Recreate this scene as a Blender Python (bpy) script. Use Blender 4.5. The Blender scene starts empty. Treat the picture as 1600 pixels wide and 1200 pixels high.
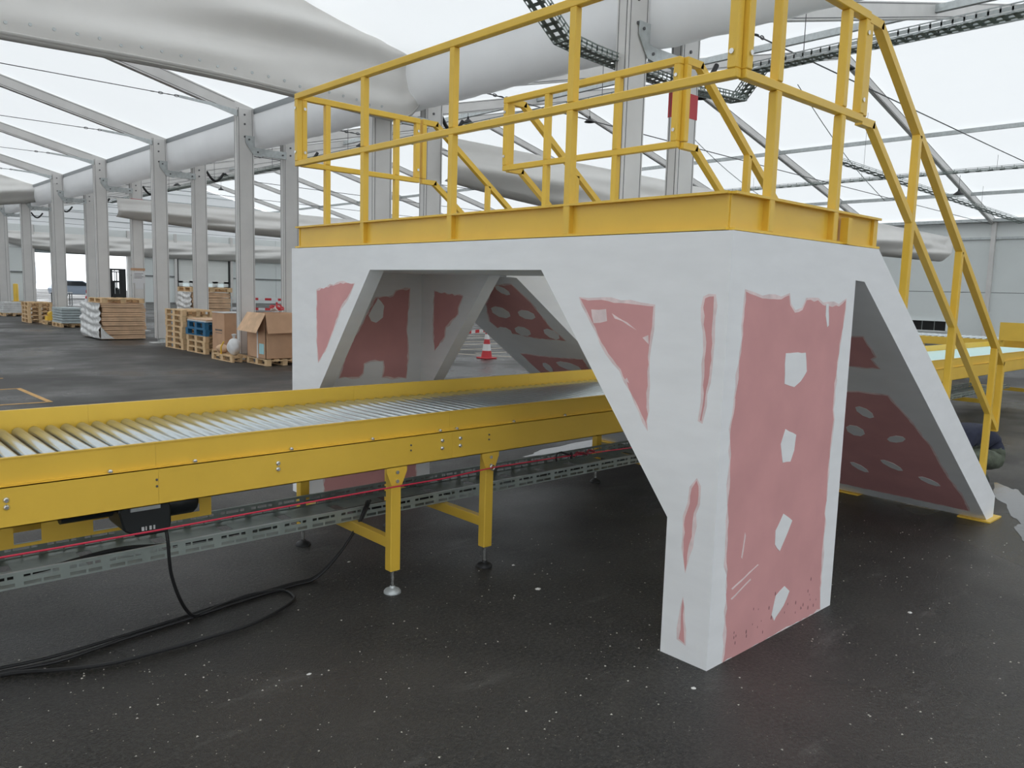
import bpy, bmesh, math, random
from mathutils import Vector, Matrix
random.seed(7)
scn = bpy.context.scene
COL = scn.collection

# ------------------------------------------------------------------ camera
cam_d = bpy.data.cameras.new('camera'); cam = bpy.data.objects.new('camera', cam_d); COL.objects.link(cam)
YAW, PIT, ROL, FPX = 0.8263, 0.119, 0.0284, 1227.0
cy_, sy_, cp_, sp_ = math.cos(YAW), math.sin(YAW), math.cos(PIT), math.sin(PIT)
fw = Vector((cy_*cp_, sy_*cp_, -sp_)); rt = Vector((sy_, -cy_, 0)); up = rt.cross(fw)
rt2 = rt*math.cos(ROL) + up*math.sin(ROL); up2 = up*math.cos(ROL) - rt*math.sin(ROL)
M = Matrix((rt2, up2, -fw)).transposed().to_4x4(); M.translation = Vector((-3.0593, -1.9302, 1.7425))
cam.matrix_world = M
cam_d.sensor_width = 36; cam_d.lens = FPX/1600*36; cam_d.clip_end = 400
scn.camera = cam

# ------------------------------------------------------------------ world: even overcast sky, exposure
w = bpy.data.worlds.new('overcast_sky'); scn.world = w; w.use_nodes = True
bg = w.node_tree.nodes['Background']; bg.inputs[0].default_value = (0.93, 0.97, 1.0, 1); bg.inputs[1].default_value = 1.95
vs = scn.view_settings
vs.view_transform = 'Standard'; vs.look = 'None'; vs.gamma = 1; vs.exposure = 0.1; vs.use_curve_mapping = False

# ------------------------------------------------------------------ materials
MATS = {}
def mat(name, col, rough=.5, metal=0., var=0., vscale=8., bump=0., bscale=200., spec=.5, trans=0., stretch=None):
    if name in MATS: return MATS[name]
    m = bpy.data.materials.new(name); m.use_nodes = True; nt = m.node_tree; N = nt.nodes; L = nt.links
    b = N['Principled BSDF']; b.inputs['Roughness'].default_value = rough; b.inputs['Metallic'].default_value = metal
    b.inputs['Specular IOR Level'].default_value = spec
    c = (*col, 1)
    b.inputs['Base Color'].default_value = c
    tc = N.new('ShaderNodeTexCoord'); vec = tc.outputs['Object']
    if stretch:
        mp = N.new('ShaderNodeMapping'); mp.inputs['Scale'].default_value = stretch; L.new(vec, mp.inputs[0]); vec = mp.outputs[0]
    if var > 0:
        n = N.new('ShaderNodeTexNoise'); n.inputs['Scale'].default_value = vscale; n.inputs['Detail'].default_value = 5
        L.new(vec, n.inputs['Vector'])
        r = N.new('ShaderNodeMapRange'); r.inputs[1].default_value = .3; r.inputs[2].default_value = .7
        r.inputs[3].default_value = 1-var; r.inputs[4].default_value = 1+var; L.new(n.outputs['Fac'], r.inputs[0])
        mx = N.new('ShaderNodeMix'); mx.data_type = 'RGBA'; mx.blend_type = 'MULTIPLY'; mx.inputs[0].default_value = 1
        mx.inputs[6].default_value = c; L.new(r.outputs[0], mx.inputs[7]); L.new(mx.outputs[2], b.inputs['Base Color'])
    if bump > 0:
        n2 = N.new('ShaderNodeTexNoise'); n2.inputs['Scale'].default_value = bscale; n2.inputs['Detail'].default_value = 3
        L.new(vec, n2.inputs['Vector'])
        bp = N.new('ShaderNodeBump'); bp.inputs['Strength'].default_value = bump; bp.inputs['Distance'].default_value = .01
        L.new(n2.outputs['Fac'], bp.inputs['Height']); L.new(bp.outputs[0], b.inputs['Normal'])
    if trans > 0:
        t = N.new('ShaderNodeBsdfTranslucent'); t.inputs[0].default_value = c
        ms = N.new('ShaderNodeMixShader'); ms.inputs[0].default_value = trans
        L.new(b.outputs[0], ms.inputs[1]); L.new(t.outputs[0], ms.inputs[2]); L.new(ms.outputs[0], N['Material Output'].inputs[0])
    MATS[name] = m; return m

YEL = mat('yellow_paint', (.84, .54, .065), .36, var=.04, vscale=3)
PLA = mat('joint_compound', (.86, .87, .88), .7, var=.025, vscale=4, bump=.10, bscale=5, stretch=(1, 1, 3.5))
FEA = mat('feathered_filler', (.80, .66, .655), .75, var=.12, vscale=14)
PNK = mat('pink_plasterboard', (.68, .345, .34), .8, var=.06, vscale=3.5)
ALU = mat('aluminium_profile', (.70, .685, .665), .42, .15, var=.05, vscale=2.5)
ALD = mat('aluminium_groove', (.12, .12, .125), .5, .3)
GAL = mat('galvanised_steel', (.52, .55, .55), .38, .5, var=.12, vscale=12)
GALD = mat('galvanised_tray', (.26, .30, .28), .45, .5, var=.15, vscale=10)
ROL_ = mat('zinc_roller', (.62, .68, .70), .22, .85, var=.05, vscale=10)
CHR = mat('chromed_bolt', (.7, .7, .68), .2, .9)
BLK = mat('black_rubber', (.012, .012, .013), .5)
DRK = mat('dark_void', (.01, .01, .01), .8)
MOT = mat('dark_motor_paint', (.018, .022, .023), .4)
RED = mat('red_plastic', (.55, .03, .04), .4)
REDROPE = mat('red_rope', (.62, .03, .07), .45)
WHT = mat('white_plastic', (.75, .75, .75), .4)
CAN = mat('curtain_canvas', (.88, .865, .84), .5, var=.03, vscale=1.2, trans=.30)
ROOF = mat('roof_membrane', (.84, .85, .855), .6, var=.05, vscale=.25, trans=.5)
GUT = mat('gutter_membrane', (.86, .865, .87), .35, var=.03, vscale=1.5, trans=.12)
PAN = mat('wall_panel_grey', (.74, .78, .77), .5, var=.03, vscale=.6)
PANL = mat('wall_panel_light', (.80, .83, .82), .5, var=.03, vscale=.6)
GIRT = mat('girt_grey', (.2, .21, .21), .5)
DOOR = mat('dock_door_white', (.82, .84, .81), .5)
WOOD = mat('pallet_wood', (.66, .46, .26), .8, var=.25, vscale=9)
CARD = mat('cardboard', (.56, .34, .21), .85, var=.08, vscale=3)
CARDL = mat('cardboard_light', (.66, .44, .28), .85, var=.15, vscale=5)
BLUE = mat('blue_pallet_paint', (.02, .14, .27), .6, var=.2, vscale=10)
FILM = mat('plastic_film', (.72, .72, .71), .2, var=.12, vscale=6)
GREY = mat('grey_sheet', (.40, .46, .47), .45, var=.1, vscale=6)
PAPER = mat('paper_sheet', (.72, .72, .73), .7)
CYANP = mat('pale_blue_paper', (.40, .68, .72), .7)
INK = mat('grey_print', (.16, .13, .12), .8)
MINT = mat('mint_belt', (.62, .88, .86), .4)
LINEY = mat('floor_line_paint', (.62, .36, .12), .7, var=.2, vscale=15)
LINEW = mat('floor_line_pale', (.60, .52, .40), .7, var=.2, vscale=15)
GLASS = mat('dark_glass', (.02, .025, .03), .1)
CARW = mat('car_paint', (.26, .31, .38), .25)
TRUCKB = mat('truck_pale_blue', (.24, .31, .42), .5)
NAVY = mat('navy_cloth', (.022, .026, .05), .9, var=.2, vscale=25)
OLIVE = mat('olive_camouflage_cloth', (.10, .115, .085), .9, var=.45, vscale=18)
SKIN = mat('skin', (.50, .30, .22), .6)
HAIR = mat('dark_hair', (.02, .015, .012), .7)
CHIP = mat('pale_chip', (.55, .52, .46), .8, var=.3, vscale=40)

def floor_mat():
    m = bpy.data.materials.new('wet_asphalt'); m.use_nodes = True; nt = m.node_tree; N = nt.nodes; L = nt.links
    b = N['Principled BSDF']; tc = N.new('ShaderNodeTexCoord'); v = tc.outputs['Object']
    def noise(s, d=4, vec=v, rg=.55):
        n = N.new('ShaderNodeTexNoise'); n.inputs['Scale'].default_value = s; n.inputs['Detail'].default_value = d
        n.inputs['Roughness'].default_value = rg; L.new(vec, n.inputs['Vector']); return n.outputs['Fac']
    def ramp(f, a, c, lo=0., hi=1.):
        r = N.new('ShaderNodeMapRange'); r.inputs[1].default_value = a; r.inputs[2].default_value = c
        r.inputs[3].default_value = lo; r.inputs[4].default_value = hi; L.new(f, r.inputs[0]); return r.outputs[0]
    def mix(fac, a, c):
        x = N.new('ShaderNodeMix'); x.data_type = 'RGBA'
        if isinstance(fac, float): x.inputs[0].default_value = fac
        else: L.new(fac, x.inputs[0])
        for i, q in ((6, a), (7, c)):
            if isinstance(q, tuple): x.inputs[i].default_value = (*q, 1)
            else: L.new(q, x.inputs[i])
        return x.outputs[2]
    big = noise(.55, 5); mid = noise(4, 6); fine = noise(55, 4, rg=.7); grit = noise(150, 2)
    c = mix(ramp(mid, .35, .7), (.012, .0115, .011), (.030, .028, .025))
    c = mix(ramp(fine, .42, .72), c, (.075, .071, .065))
    c = mix(ramp(big, .48, .68, 0., .6), c, (.066, .060, .053))
    # dusty plaster smears
    mp = N.new('ShaderNodeMapping'); mp.inputs['Scale'].default_value = (.8, 2.6, 1); mp.inputs['Rotation'].default_value = (0, 0, .5); L.new(v, mp.inputs[0])
    dust = noise(1.7, 9, mp.outputs[0], .68)
    c = mix(ramp(dust, .58, .80, 0., .42), c, (.25, .24, .23))
    # pale aggregate grains
    vo = N.new('ShaderNodeTexVoronoi'); vo.inputs['Scale'].default_value = 75; L.new(v, vo.inputs['Vector'])
    sp = N.new('ShaderNodeMath'); sp.operation = 'MULTIPLY'
    L.new(ramp(vo.outputs['Distance'], .16, .24, 1., 0.), sp.inputs[0]); L.new(ramp(noise(23, 2), .60, .66), sp.inputs[1])
    c = mix(sp.outputs[0], c, (.30, .27, .21))
    L.new(c, b.inputs['Base Color'])
    # damp patches are glossier
    ro = ramp(noise(.42, 3), .40, .62, .58, .24)
    L.new(ro, b.inputs['Roughness']); b.inputs['Specular IOR Level'].default_value = .4
    bp = N.new('ShaderNodeBump'); bp.inputs['Strength'].default_value = .8; bp.inputs['Distance'].default_value = .008
    ad = N.new('ShaderNodeMath'); ad.operation = 'ADD'; L.new(fine, ad.inputs[0]); L.new(grit, ad.inputs[1])
    L.new(ad.outputs[0], bp.inputs['Height']); L.new(bp.outputs[0], b.inputs['Normal'])
    return m
ASPH = floor_mat()

# ------------------------------------------------------------------ mesh helpers
ORG = {}
def org(o):
    while o is not None:
        if o.name in ORG: return ORG[o.name]
        o = o.parent
    return Vector((0, 0, 0))
class MB:
    def __init__(s): s.v = []; s.f = []; s.m = []
    def add(s, vs, fs, mi=0):
        k = len(s.v); s.v += [tuple(p) for p in vs]; s.f += [tuple(i+k for i in f) for f in fs]; s.m += [mi]*len(fs); return s
    def box(s, x0, x1, y0, y1, z0, z1, mi=0):
        return s.add([(x, y, z) for x in (x0, x1) for y in (y0, y1) for z in (z0, z1)],
              [(0, 1, 3, 2), (4, 6, 7, 5), (0, 4, 5, 1), (2, 3, 7, 6), (0, 2, 6, 4), (1, 5, 7, 3)], mi)
    def bar(s, p, q, a, b, ref=(0, 0, 1), mi=0):
        p, q = Vector(p), Vector(q); d = (q-p).normalized(); r = Vector(ref)
        if abs(d.dot(r)) > .98: r = Vector((0, 1, 0))
        u = d.cross(r).normalized()*(a/2); n = u.cross(d).normalized()*(b/2)
        pts = [e + su*u + sn*n for e in (p, q) for su, sn in ((-1, -1), (1, -1), (1, 1), (-1, 1))]
        return s.add(pts, [(0, 3, 2, 1), (4, 5, 6, 7), (0, 1, 5, 4), (1, 2, 6, 5), (2, 3, 7, 6), (3, 0, 4, 7)], mi)
    def prism(s, poly, ax, a, b, mi=0):
        def P(u, v, w):
            return (w, u, v) if ax == 'x' else (u, w, v) if ax == 'y' else (u, v, w)
        n = len(poly)
        return s.add([P(u, v, a) for u, v in poly] + [P(u, v, b) for u, v in poly],
              [tuple(range(n-1, -1, -1)), tuple(range(n, 2*n))] + [(i, (i+1) % n, n+(i+1) % n, n+i) for i in range(n)], mi)
    def tube(s, pts, r, n=8, mi=0, cap=True):
        pts = [Vector(p) for p in pts]; k0 = len(s.v); rings = []
        prev = None
        for i, p in enumerate(pts):
            d = ((pts[min(i+1, len(pts)-1)] - pts[max(i-1, 0)])).normalized()
            if prev is None:
                a = d.orthogonal().normalized()
            else:
                a = (prev - d*prev.dot(d)).normalized()
            prev = a; bb = d.cross(a); rr = r[i] if isinstance(r, (list, tuple)) else r
            rings.append([p + a*rr*math.cos(2*math.pi*j/n) + bb*rr*math.sin(2*math.pi*j/n) for j in range(n)])
        vs = [q for rg in rings for q in rg]; fs = []
        for i in range(len(pts)-1):
            for j in range(n):
                fs.append((i*n+j, i*n+(j+1) % n, (i+1)*n+(j+1) % n, (i+1)*n+j))
        if cap: fs += [tuple(range(n-1, -1, -1)), tuple((len(pts)-1)*n+j for j in range(n))]
        return s.add(vs, fs, mi)
    def lathe(s, prof, c=(0, 0, 0), n=16, ax='z', mi=0):
        cx, cy, cz = c; vs = []; fs = []
        for (r, h) in prof:
            for j in range(n):
                t = 2*math.pi*j/n; a, b = r*math.cos(t), r*math.sin(t)
                vs.append((cx+a, cy+b, cz+h) if ax == 'z' else (cx+b, cy+h, cz+a) if ax == 'y' else (cx+h, cy+a, cz+b))
        for i in range(len(prof)-1):
            for j in range(n): fs.append((i*n+j, i*n+(j+1) % n, (i+1)*n+(j+1) % n, (i+1)*n+j))
        fs += [tuple(range(n-1, -1, -1)), tuple((len(prof)-1)*n+j for j in range(n))]
        return s.add(vs, fs, mi)
    def grid(s, fn, nu, nv, mi=0):
        vs = [fn(i/nu, j/nv) for i in range(nu+1) for j in range(nv+1)]
        fs = [(i*(nv+1)+j, (i+1)*(nv+1)+j, (i+1)*(nv+1)+j+1, i*(nv+1)+j+1) for i in range(nu) for j in range(nv)]
        return s.add(vs, fs, mi)
    def build(s, name, m, parent=None, smooth=False, bevel=0, loc=None, recalc=True):
        o_ = org(parent) if parent is not None else (Vector(loc) if loc is not None else Vector((0, 0, 0)))
        me = bpy.data.meshes.new(name)
        me.from_pydata([tuple(Vector(p)-o_) for p in s.v], [], s.f)
        mm = m if isinstance(m, (list, tuple)) else [m]
        for q in mm: me.materials.append(q)
        if len(mm) > 1: me.polygons.foreach_set('material_index', s.m)
        bm = bmesh.new(); bm.from_mesh(me)
        if recalc: bmesh.ops.recalc_face_normals(bm, faces=bm.faces)
        if bevel > 0:
            bmesh.ops.bevel(bm, geom=bm.edges[:], offset=bevel, segments=1, affect='EDGES', clamp_overlap=True)
        if smooth:
            for f in bm.faces: f.smooth = True
        bm.to_mesh(me); bm.free()
        if smooth and hasattr(me, 'set_sharp_from_angle'): me.set_sharp_from_angle(angle=math.radians(40))
        ob = bpy.data.objects.new(name, me); COL.objects.link(ob)
        if parent is not None: ob.parent = parent
        else:
            ob.location = o_; ORG[ob.name] = o_
        return ob
def tag(o, label=None, cat=None, group=None, kind=None):
    if label: o['label'] = label
    if cat: o['category'] = cat
    if group: o['group'] = group
    if kind: o['kind'] = kind
    return o
def thing(name, loc, label, cat, group=None, rz=0):
    e = bpy.data.objects.new(name, None); COL.objects.link(e); e.location = loc; e.rotation_euler.z = rz
    e.empty_display_size = .2; ORG[e.name] = Vector(loc); return tag(e, label, cat, group)
def copy_tree(o, parent=None, loc=None):
    c = o.copy(); COL.objects.link(c); c.parent = parent
    if loc is not None: c.location = loc
    for ch in list(o.children): copy_tree(ch, c)
    return c
def struct(o): o['kind'] = 'structure'; return o
ORD = ['first', 'second', 'third', 'fourth', 'fifth', 'sixth', 'seventh', 'eighth', 'ninth', 'tenth', 'eleventh', 'twelfth', 'thirteenth']
# ================================================================== THE HALL
YK = [4.36 + 5.5*k for k in range(11)]
YEND = 63.0; XR = 36.9
def z1(x): return 5.60 + .25*(4.78-x) if x > -10.7 else 5.60 + .25*15.48 - .25*(-10.7-x)      # rafter top, near hall
def z2(x): return 5.53 + .247*(x-5.7) if x < 21.3 else 5.53 + .247*(36.9-x)                     # rafter top, far hall

fl = MB().grid(lambda u, v: (-45+110*u, -32+160*v, 0), 4, 4).build('floor', ASPH); struct(fl)
def slope(xa, xb, zf, n=1):
    def fn(u, v):
        x = xa+(xb-xa)*u; y = -24+(YEND+24)*v; return (x, y, zf(x)+.015)
    return struct(MB().grid(fn, 12, 48).build('ceiling', ROOF, smooth=True))
slope(4.87, -10.7, z1); slope(-10.7, -26.2, z1); slope(5.70, 21.3, z2); slope(21.3, 36.95, z2)

# right-hand long wall of sandwich panels
wr = struct(MB().box(XR+.06, XR+.16, -24, YEND, 0, 5.5).build('wall_right', GIRT))
rows = ((0, 2.22, PAN), (2.245, 4.62, PAN), (4.68, 5.5, PANL))
for j in range(-2, 11):
    ya, yb = 4.36+5.5*j, 4.36+5.5*(j+1)
    for z0, zz, m in rows:
        MB().box(XR-.02, XR+.06, ya+.012, yb-.012, z0, zz).build('panel', m, wr)
for j in range(0, 5):
    MB().box(XR-.2, XR-.02, 4.36+5.5*j-.09, 4.36+5.5*j+.09, 0, 5.45).build('wall_post', ALU, wr)
MB().box(XR-.1, XR-.02, -4, 40, 4.60, 4.70).build('girt', GAL, wr)
MB().box(XR-.35, XR-.02, -4, YEND, 5.36, 5.50).build('eaves_profile', GAL, wr)
v = thing('wall_vent', (XR-.04, 12.25, .63), 'long black louvred vent low in the grey side wall', 'vent')
MB().box(XR-.05, XR-.03, 11.5, 13.9, .40, .86).build('opening', DRK, v)
f = MB()
for a in (11.48, 13.9): f.box(XR-.09, XR-.02, a-.03, a+.03, .36, .9)
for z in (.38, .88): f.box(XR-.09, XR-.02, 11.46, 13.92, z-.03, z+.03)
f.build('frame', PANL, v)
for q in range(3): MB().box(XR-.07, XR-.045, 12.0+.55*q, 12.03+.55*q, .4, .86).build('mullion', GIRT, v)

# end wall with an open doorway and a dock door
we = struct(MB().box(-26, 10.1, YEND+.06, YEND+.16, 0, 5.4).build('wall_end', GIRT))
b = MB(); b.box(16.25, 20.0, YEND+.06, YEND+.16, 0, 5.4); b.box(24.25, 37, YEND+.06, YEND+.16, 0, 5.4)
b.box(10.1, 16.25, YEND+.06, YEND+.16, 3.46, 5.4); b.box(20, 24.25, YEND+.06, YEND+.16, 3.5, 5.4)
b.build('wall_piece', GIRT, we)
def epanel(xa, xb, za, zb, m): MB().box(xa+.012, xb-.012, YEND-.02, YEND+.06, za, zb).build('panel', m, we)
for xa, xb in ((-10, -4), (-4, 1), (1, 5.5), (5.5, 10.1), (16.25, 20.0), (24.25, 28.4), (28.4, 32.6), (32.6, 36.8)):
    for za, zb in ((0, 2.02), (2.08, 3.75), (3.77, 5.4)): epanel(xa, xb, za, zb, PAN if za < 3 else PANL)
epanel(10.1, 16.25, 3.47, 4.3, GREY); epanel(10.1, 16.25, 4.32, 5.4, PANL); epanel(20, 24.25, 3.52, 5.4, PANL)
for xp in (9.95, 16.35, 19.85, 24.4, 30.5):
    MB().box(xp-.1, xp+.1, YEND-.2, YEND-.02, 0, 5.4).build('wall_post', ALU, we)
MB().prism([(5.7, 5.4), (36.9, 5.4), (21.3, 9.36)], 'y', YEND+.05, YEND+.07).build('gable_membrane', ROOF, we)
for q in range(1, 6):
    zz = 5.4+.62*q; hw = (9.36-zz)/.2535
    MB().box(21.3-hw, 21.3+hw, YEND+.0, YEND+.04, zz-.03, zz+.03).build('gable_rail', GAL, we)
MB().prism([(-26.2, 5.4), (4.78, 5.4), (-10.7, 9.45)], 'y', YEND+.05, YEND+.07).build('gable_membrane', ROOF, we)
for xa, xb in ((5.5, 9.85), (16.45, 19.75), (24.5, 30.4)): MB().box(xa, xb, YEND-.1, YEND-.02, 2.0, 2.1).build('girt', GIRT, we)
# dock door
dd = struct(bpy.data.objects.new('door_1', None)); COL.objects.link(dd); dd.location = (22.1, YEND, 0); ORG[dd.name] = Vector((22.1, YEND, 0))
for i in range(6):
    za, zb = .0+.58*i, .58*(i+1)-.002
    m = MB()
    if i == 2:
        xs = [20.06]; 
        for q in range(4): xs += [20.45+.95*q, 20.95+.95*q]
        xs.append(24.2)
        for q in range(0, len(xs), 2): m.box(xs[q], xs[q+1], YEND+.04, YEND+.09, za, zb)
        m.box(20.06, 24.2, YEND+.04, YEND+.09, za, za+.15); m.box(20.06, 24.2, YEND+.04, YEND+.09, zb-.15, zb)
    else: m.box(20.06, 24.2, YEND+.04, YEND+.09, za, zb)
    m.build('door_section', DOOR, dd)
for q in range(4):
    p = MB().box(20.45+.95*q, 20.95+.95*q, YEND+.06, YEND+.07, 1.31, 1.6).build('door_pane', mat('clear_pane', (.8, .85, .85), .1, trans=.8), dd)
for xa, xb in ((19.98, 20.08), (24.18, 24.28)): MB().box(xa, xb, YEND-.06, YEND+.1, 0, 3.5).build('door_track', BLK, dd)
MB().box(19.98, 24.28, YEND-.06, YEND+.1, 3.46, 3.54).build('door_header', BLK, dd)
# unseen sides of the hall
# (membrane side walls; open loading bays added to brighten the bridge's near faces)
def bay_wall(name, ax, fixed, a, b2, h):
    m = MB(); f_ = MB(); n = int((b2-a)/5.5); s = (b2-a)/n
    def bx(mb, p, q, z0, z1_, t=.02):
        if ax == 'x': mb.box(fixed-t, fixed+t, p, q, z0, z1_)
        else: mb.box(p, q, fixed-t, fixed+t, z0, z1_)
    for i in range(n):
        p, q = a+i*s, a+(i+1)*s
        bx(m, p+.1, q-.1, 4.4, h)
        if i % 3 == 2: bx(m, p+.1, q-.1, 0, 4.4)
        bx(f_, p-.1, p+.1, 0, h, .1)
    o = struct(m.build(name, ROOF)); f_.build('wall_post', ALU, o); return o
bay_wall('wall_left', 'x', -26.25, -24, YEND, 5.6)
bay_wall('wall_front', 'y', -24.05, -26.2, 37, 5.5)
MB().prism([(5.7, 5.5), (36.9, 5.5), (21.3, 9.36)], 'y', -24.05, -24.03).build('gable_membrane', ROOF, bpy.data.objects['wall_front'])
MB().prism([(-26.2, 5.5), (4.78, 5.5), (-10.7, 9.45)], 'y', -24.05, -24.03).build('gable_membrane', ROOF, bpy.data.objects['wall_front'])

# ---- columns in two rows
def column(x0, x1, y, h, label, group, front=True, red=None):
    t = thing('hall_column', ((x0+x1)/2, y+.09, 0), label, 'column', group)
    s = MB(); s.box(x0, x1, y, y+.18, .13, h); s.build('shaft', ALU, t, bevel=.006)
    g = MB()
    for xx in (x0+.035, x1-.035): g.box(xx-.004, xx+.004, y-.003, y+.002, .13, h)
    for yy in (y+.03, y+.15): g.box(x0-.003, x0+.002, yy-.004, yy+.004, .13, h)
    g.build('keder_groove', ALD, t)
    MB().box(x0+.07, x1-.07, y+.02, y+.16, .012, .14).build('base_neck', GAL, t)
    MB().box(x0-.12, x1+.12, y-.1, y+.28, 0, .014).build('base_plate', mat('grout_plate', (.6, .6, .58), .7, var=.2), t)
    for zz in ((5.42, 5.22, 4.95) if front else (4.85, 4.68)):
        MB().lathe([(.022, 0), (.022, .012)], ((x0+x1)/2-.02, y-.012, zz), 8, 'y').build('bolt', ALD, t)
    if red: MB().box(x0-.002, x1+.002, y-.004, y+.184, red[0], red[1]).build('red_band', RED, t)
    return t
for k in range(8):
    column(4.44, 4.82, YK[k], 5.56, f'near-row aluminium column under the gutter, {ORD[k]} counting leftwards from the one behind the bridge', 'near row of hall columns')
for k in range(9):
    red = (4.03, 4.34) if k == 0 else (4.07, 4.41) if k == 4 else None
    lab = ('far-row aluminium column with a red band, seen behind the bridge handrails' if k == 0 else
           'far-row aluminium column with red band and paper notice, behind the cardboard stack' if k == 4 else
           f'far-row aluminium column, {ORD[k]} counting leftwards from the red-banded one behind the bridge')
    t = column(5.53, 5.91, YK[k], 5.3, lab, 'far row of hall columns', False, red)
    if k == 4:
        n = MB().box(5.515, 5.915, YK[4]-.008, YK[4]-.002, 1.62, 2.0).build('paper_notice', PAPER, t)
        MB().box(5.60, 5.86, YK[4]-.012, YK[4]-.008, 1.42, 1.7).build('paper_notice', PAPER, t)
        q = MB()
        for i in range(4): q.box(5.57, 5.86-.05*(i % 2), YK[4]-.011, YK[4]-.0085, 1.93-.05*i, 1.945-.05*i)
        q.build('print', INK, n)
        MB().box(5.52, 5.92, YK[4]-.01, YK[4]+.19, 2.04, 2.12).build('brown_band', CARD, t)
for k in range(8):
    t = thing('column_bracket', (5.2, YK[k], 4.7), f'galvanised bracket tying the {ORD[k]} pair of hall columns, counted from the bridge', 'bracket', 'brackets between the column rows')
    y = YK[k]-.012
    MB().prism([(4.62, 4.98), (4.62, 4.82), (4.80, 4.58), (5.0, 4.55), (5.0, 4.72), (4.83, 4.75), (4.83, 4.98)], 'y', y-.012, y).build('gusset', GAL, t)
    MB().box(4.9, 5.6, y+.0, y+.07, 4.58, 4.74).build('bar', GAL, t)
    for xx, zz in ((4.7, 4.9), (4.9, 4.65), (5.5, 4.66)): MB().lathe([(.02, 0), (.02, .014)], (xx, y-.026, zz), 8, 'y').build('bolt', ALD, t)
    h = MB(); pts = [(5.95+.5*i/10, YK[k]+.1, 4.86-.24*math.sin(math.pi*i/10)) for i in range(11)]
    h.tube(pts, .035, 8)
    tag(h.build('drain_hose', BLK, loc=(6.2, YK[k]+.1, 4.7), smooth=True), f'black drain hose looping below the gutter beside the {ORD[k]} far-row column', 'hose', 'gutter drain hoses')

RAILM = mat('dull_grey_profile', (.30, .32, .33), .45, .3)
# ---- gutter membrane between the rows
g = thing('rain_gutter', (5.2, 28, 4.8), 'white membrane rain gutter hanging between the two column rows', 'gutter')
def gut(u, v):
    y = -6 + 68.9*u; a = math.pi*v; sag = .035*math.sin(2*math.pi*(y-4.36)/5.5)
    cr = .012*math.sin(y*9+v*14)*math.sin(math.pi*v)
    return (5.175-.345*math.cos(a), y, 5.53-(.74+cr)*max(0, math.sin(a))**.62)
MB().grid(gut, 276, 18).build('membrane', GUT, g, smooth=True)
MB().box(4.825, 4.875, -6, YEND-.1, 5.465, 5.585).build('edge_profile', RAILM, g)
MB().box(5.50, 5.66, -6, YEND-.1, 5.44, 5.52).build('edge_profile', GAL, g)

# ---- rafters, ties
for k in range(0, 11):
    t = thing('roof_rafter', (4.7, YK[k]+.09, 5.5), f'aluminium roof rafter of the near hall over the {ORD[k]} column pair', 'rafter', 'rafters of the near hall')
    MB().prism([(4.86, z1(4.86)), (-10.7, z1(-10.69)), (-10.7, z1(-10.69)-.28), (4.50, z1(4.5)-.28), (4.82, 5.36)], 'y', YK[k]+.02, YK[k]+.16).build('beam', ALU, t)
    gz = MB()
    for dz in (.035, .245): gz.bar((4.4, YK[k]+.018, z1(4.4)-dz), (-10.6, YK[k]+.018, z1(-10.6)-dz), .006, .008)
    gz.build('groove', ALD, t)
    MB().prism([(4.46, 5.50), (3.86, 5.56), (3.2, 5.59), (3.2, 5.54), (3.86, 5.50), (4.46, 5.36)], 'y', YK[k]+.0, YK[k]+.022).build('tie_arm', GAL, t)
    MB().tube([(3.2, YK[k]+.01, 5.565), (-10.6, YK[k]+.01, 5.60)], .008, 6).build('tie_cable', ALD, t)
    c = MB()
    for q in range(4): c.tube([(3.15-.16*q+.05*math.cos(a), YK[k]+.01+(.022*math.sin(a) if q % 2 else 0), 5.565+(0 if q % 2 else .022*math.sin(a))) for a in [2*math.pi*i/8 for i in range(9)]], .007, 5)
    c.build('turnbuckle', ALD, t)
for k in range(0, 11):
    t = thing('roof_rafter', (5.8, YK[k]+.09, 5.4), f'pitched aluminium rafter pair of the far hall over the {ORD[k]} column pair', 'rafter', 'rafters of the far hall')
    for nm, xa, xb in (('near_beam', 5.6, 21.3), ('far_beam', 21.3, 36.85)):
        MB().prism([(xa, z2(xa)), (xb, z2(xb)), (xb, z2(xb)-.30), (xa, z2(xa)-.30)], 'y', YK[k]+.02, YK[k]+.16).build(nm, ALU, t)
        gz = MB()
        for dz in (.03, .27): gz.bar((xa, YK[k]+.017, z2(xa)-dz), (xb, YK[k]+.017, z2(xb)-dz), .006, .012)
        gz.build('groove', ALD, t)
    MB().tube([(6.3, YK[k]+.09, 5.47), (18, YK[k]+.09, 5.36), (36.4, YK[k]+.09, 5.25)], .011, 6).build('tie_cable', ALD, t)
    c = MB()
    for q in range(5): c.tube([(6.9+.16*q+.05*math.cos(a), YK[k]+.09+(.025*math.sin(a) if q % 2 else 0), 5.465+(0 if q % 2 else .025*math.sin(a))) for a in [2*math.pi*i/8 for i in range(9)]], .009, 5)
    c.build('turnbuckle', ALD, t)
for x, lab in ((21.3, 'grey ridge purlin along the top of the far hall roof'), (27.6, 'grey tube purlin halfway down the far roof slope'), (13.6, 'grey tube purlin along the near slope of the far hall roof'), (33.5, 'grey tube purlin low on the far roof slope')):
    tag(MB().box(x-.05, x+.05, -6, YEND, z2(x)-.2, z2(x)-.06).build('purlin', GAL, loc=(x, 28, z2(x)-.1)), lab, 'purlin')
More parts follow.
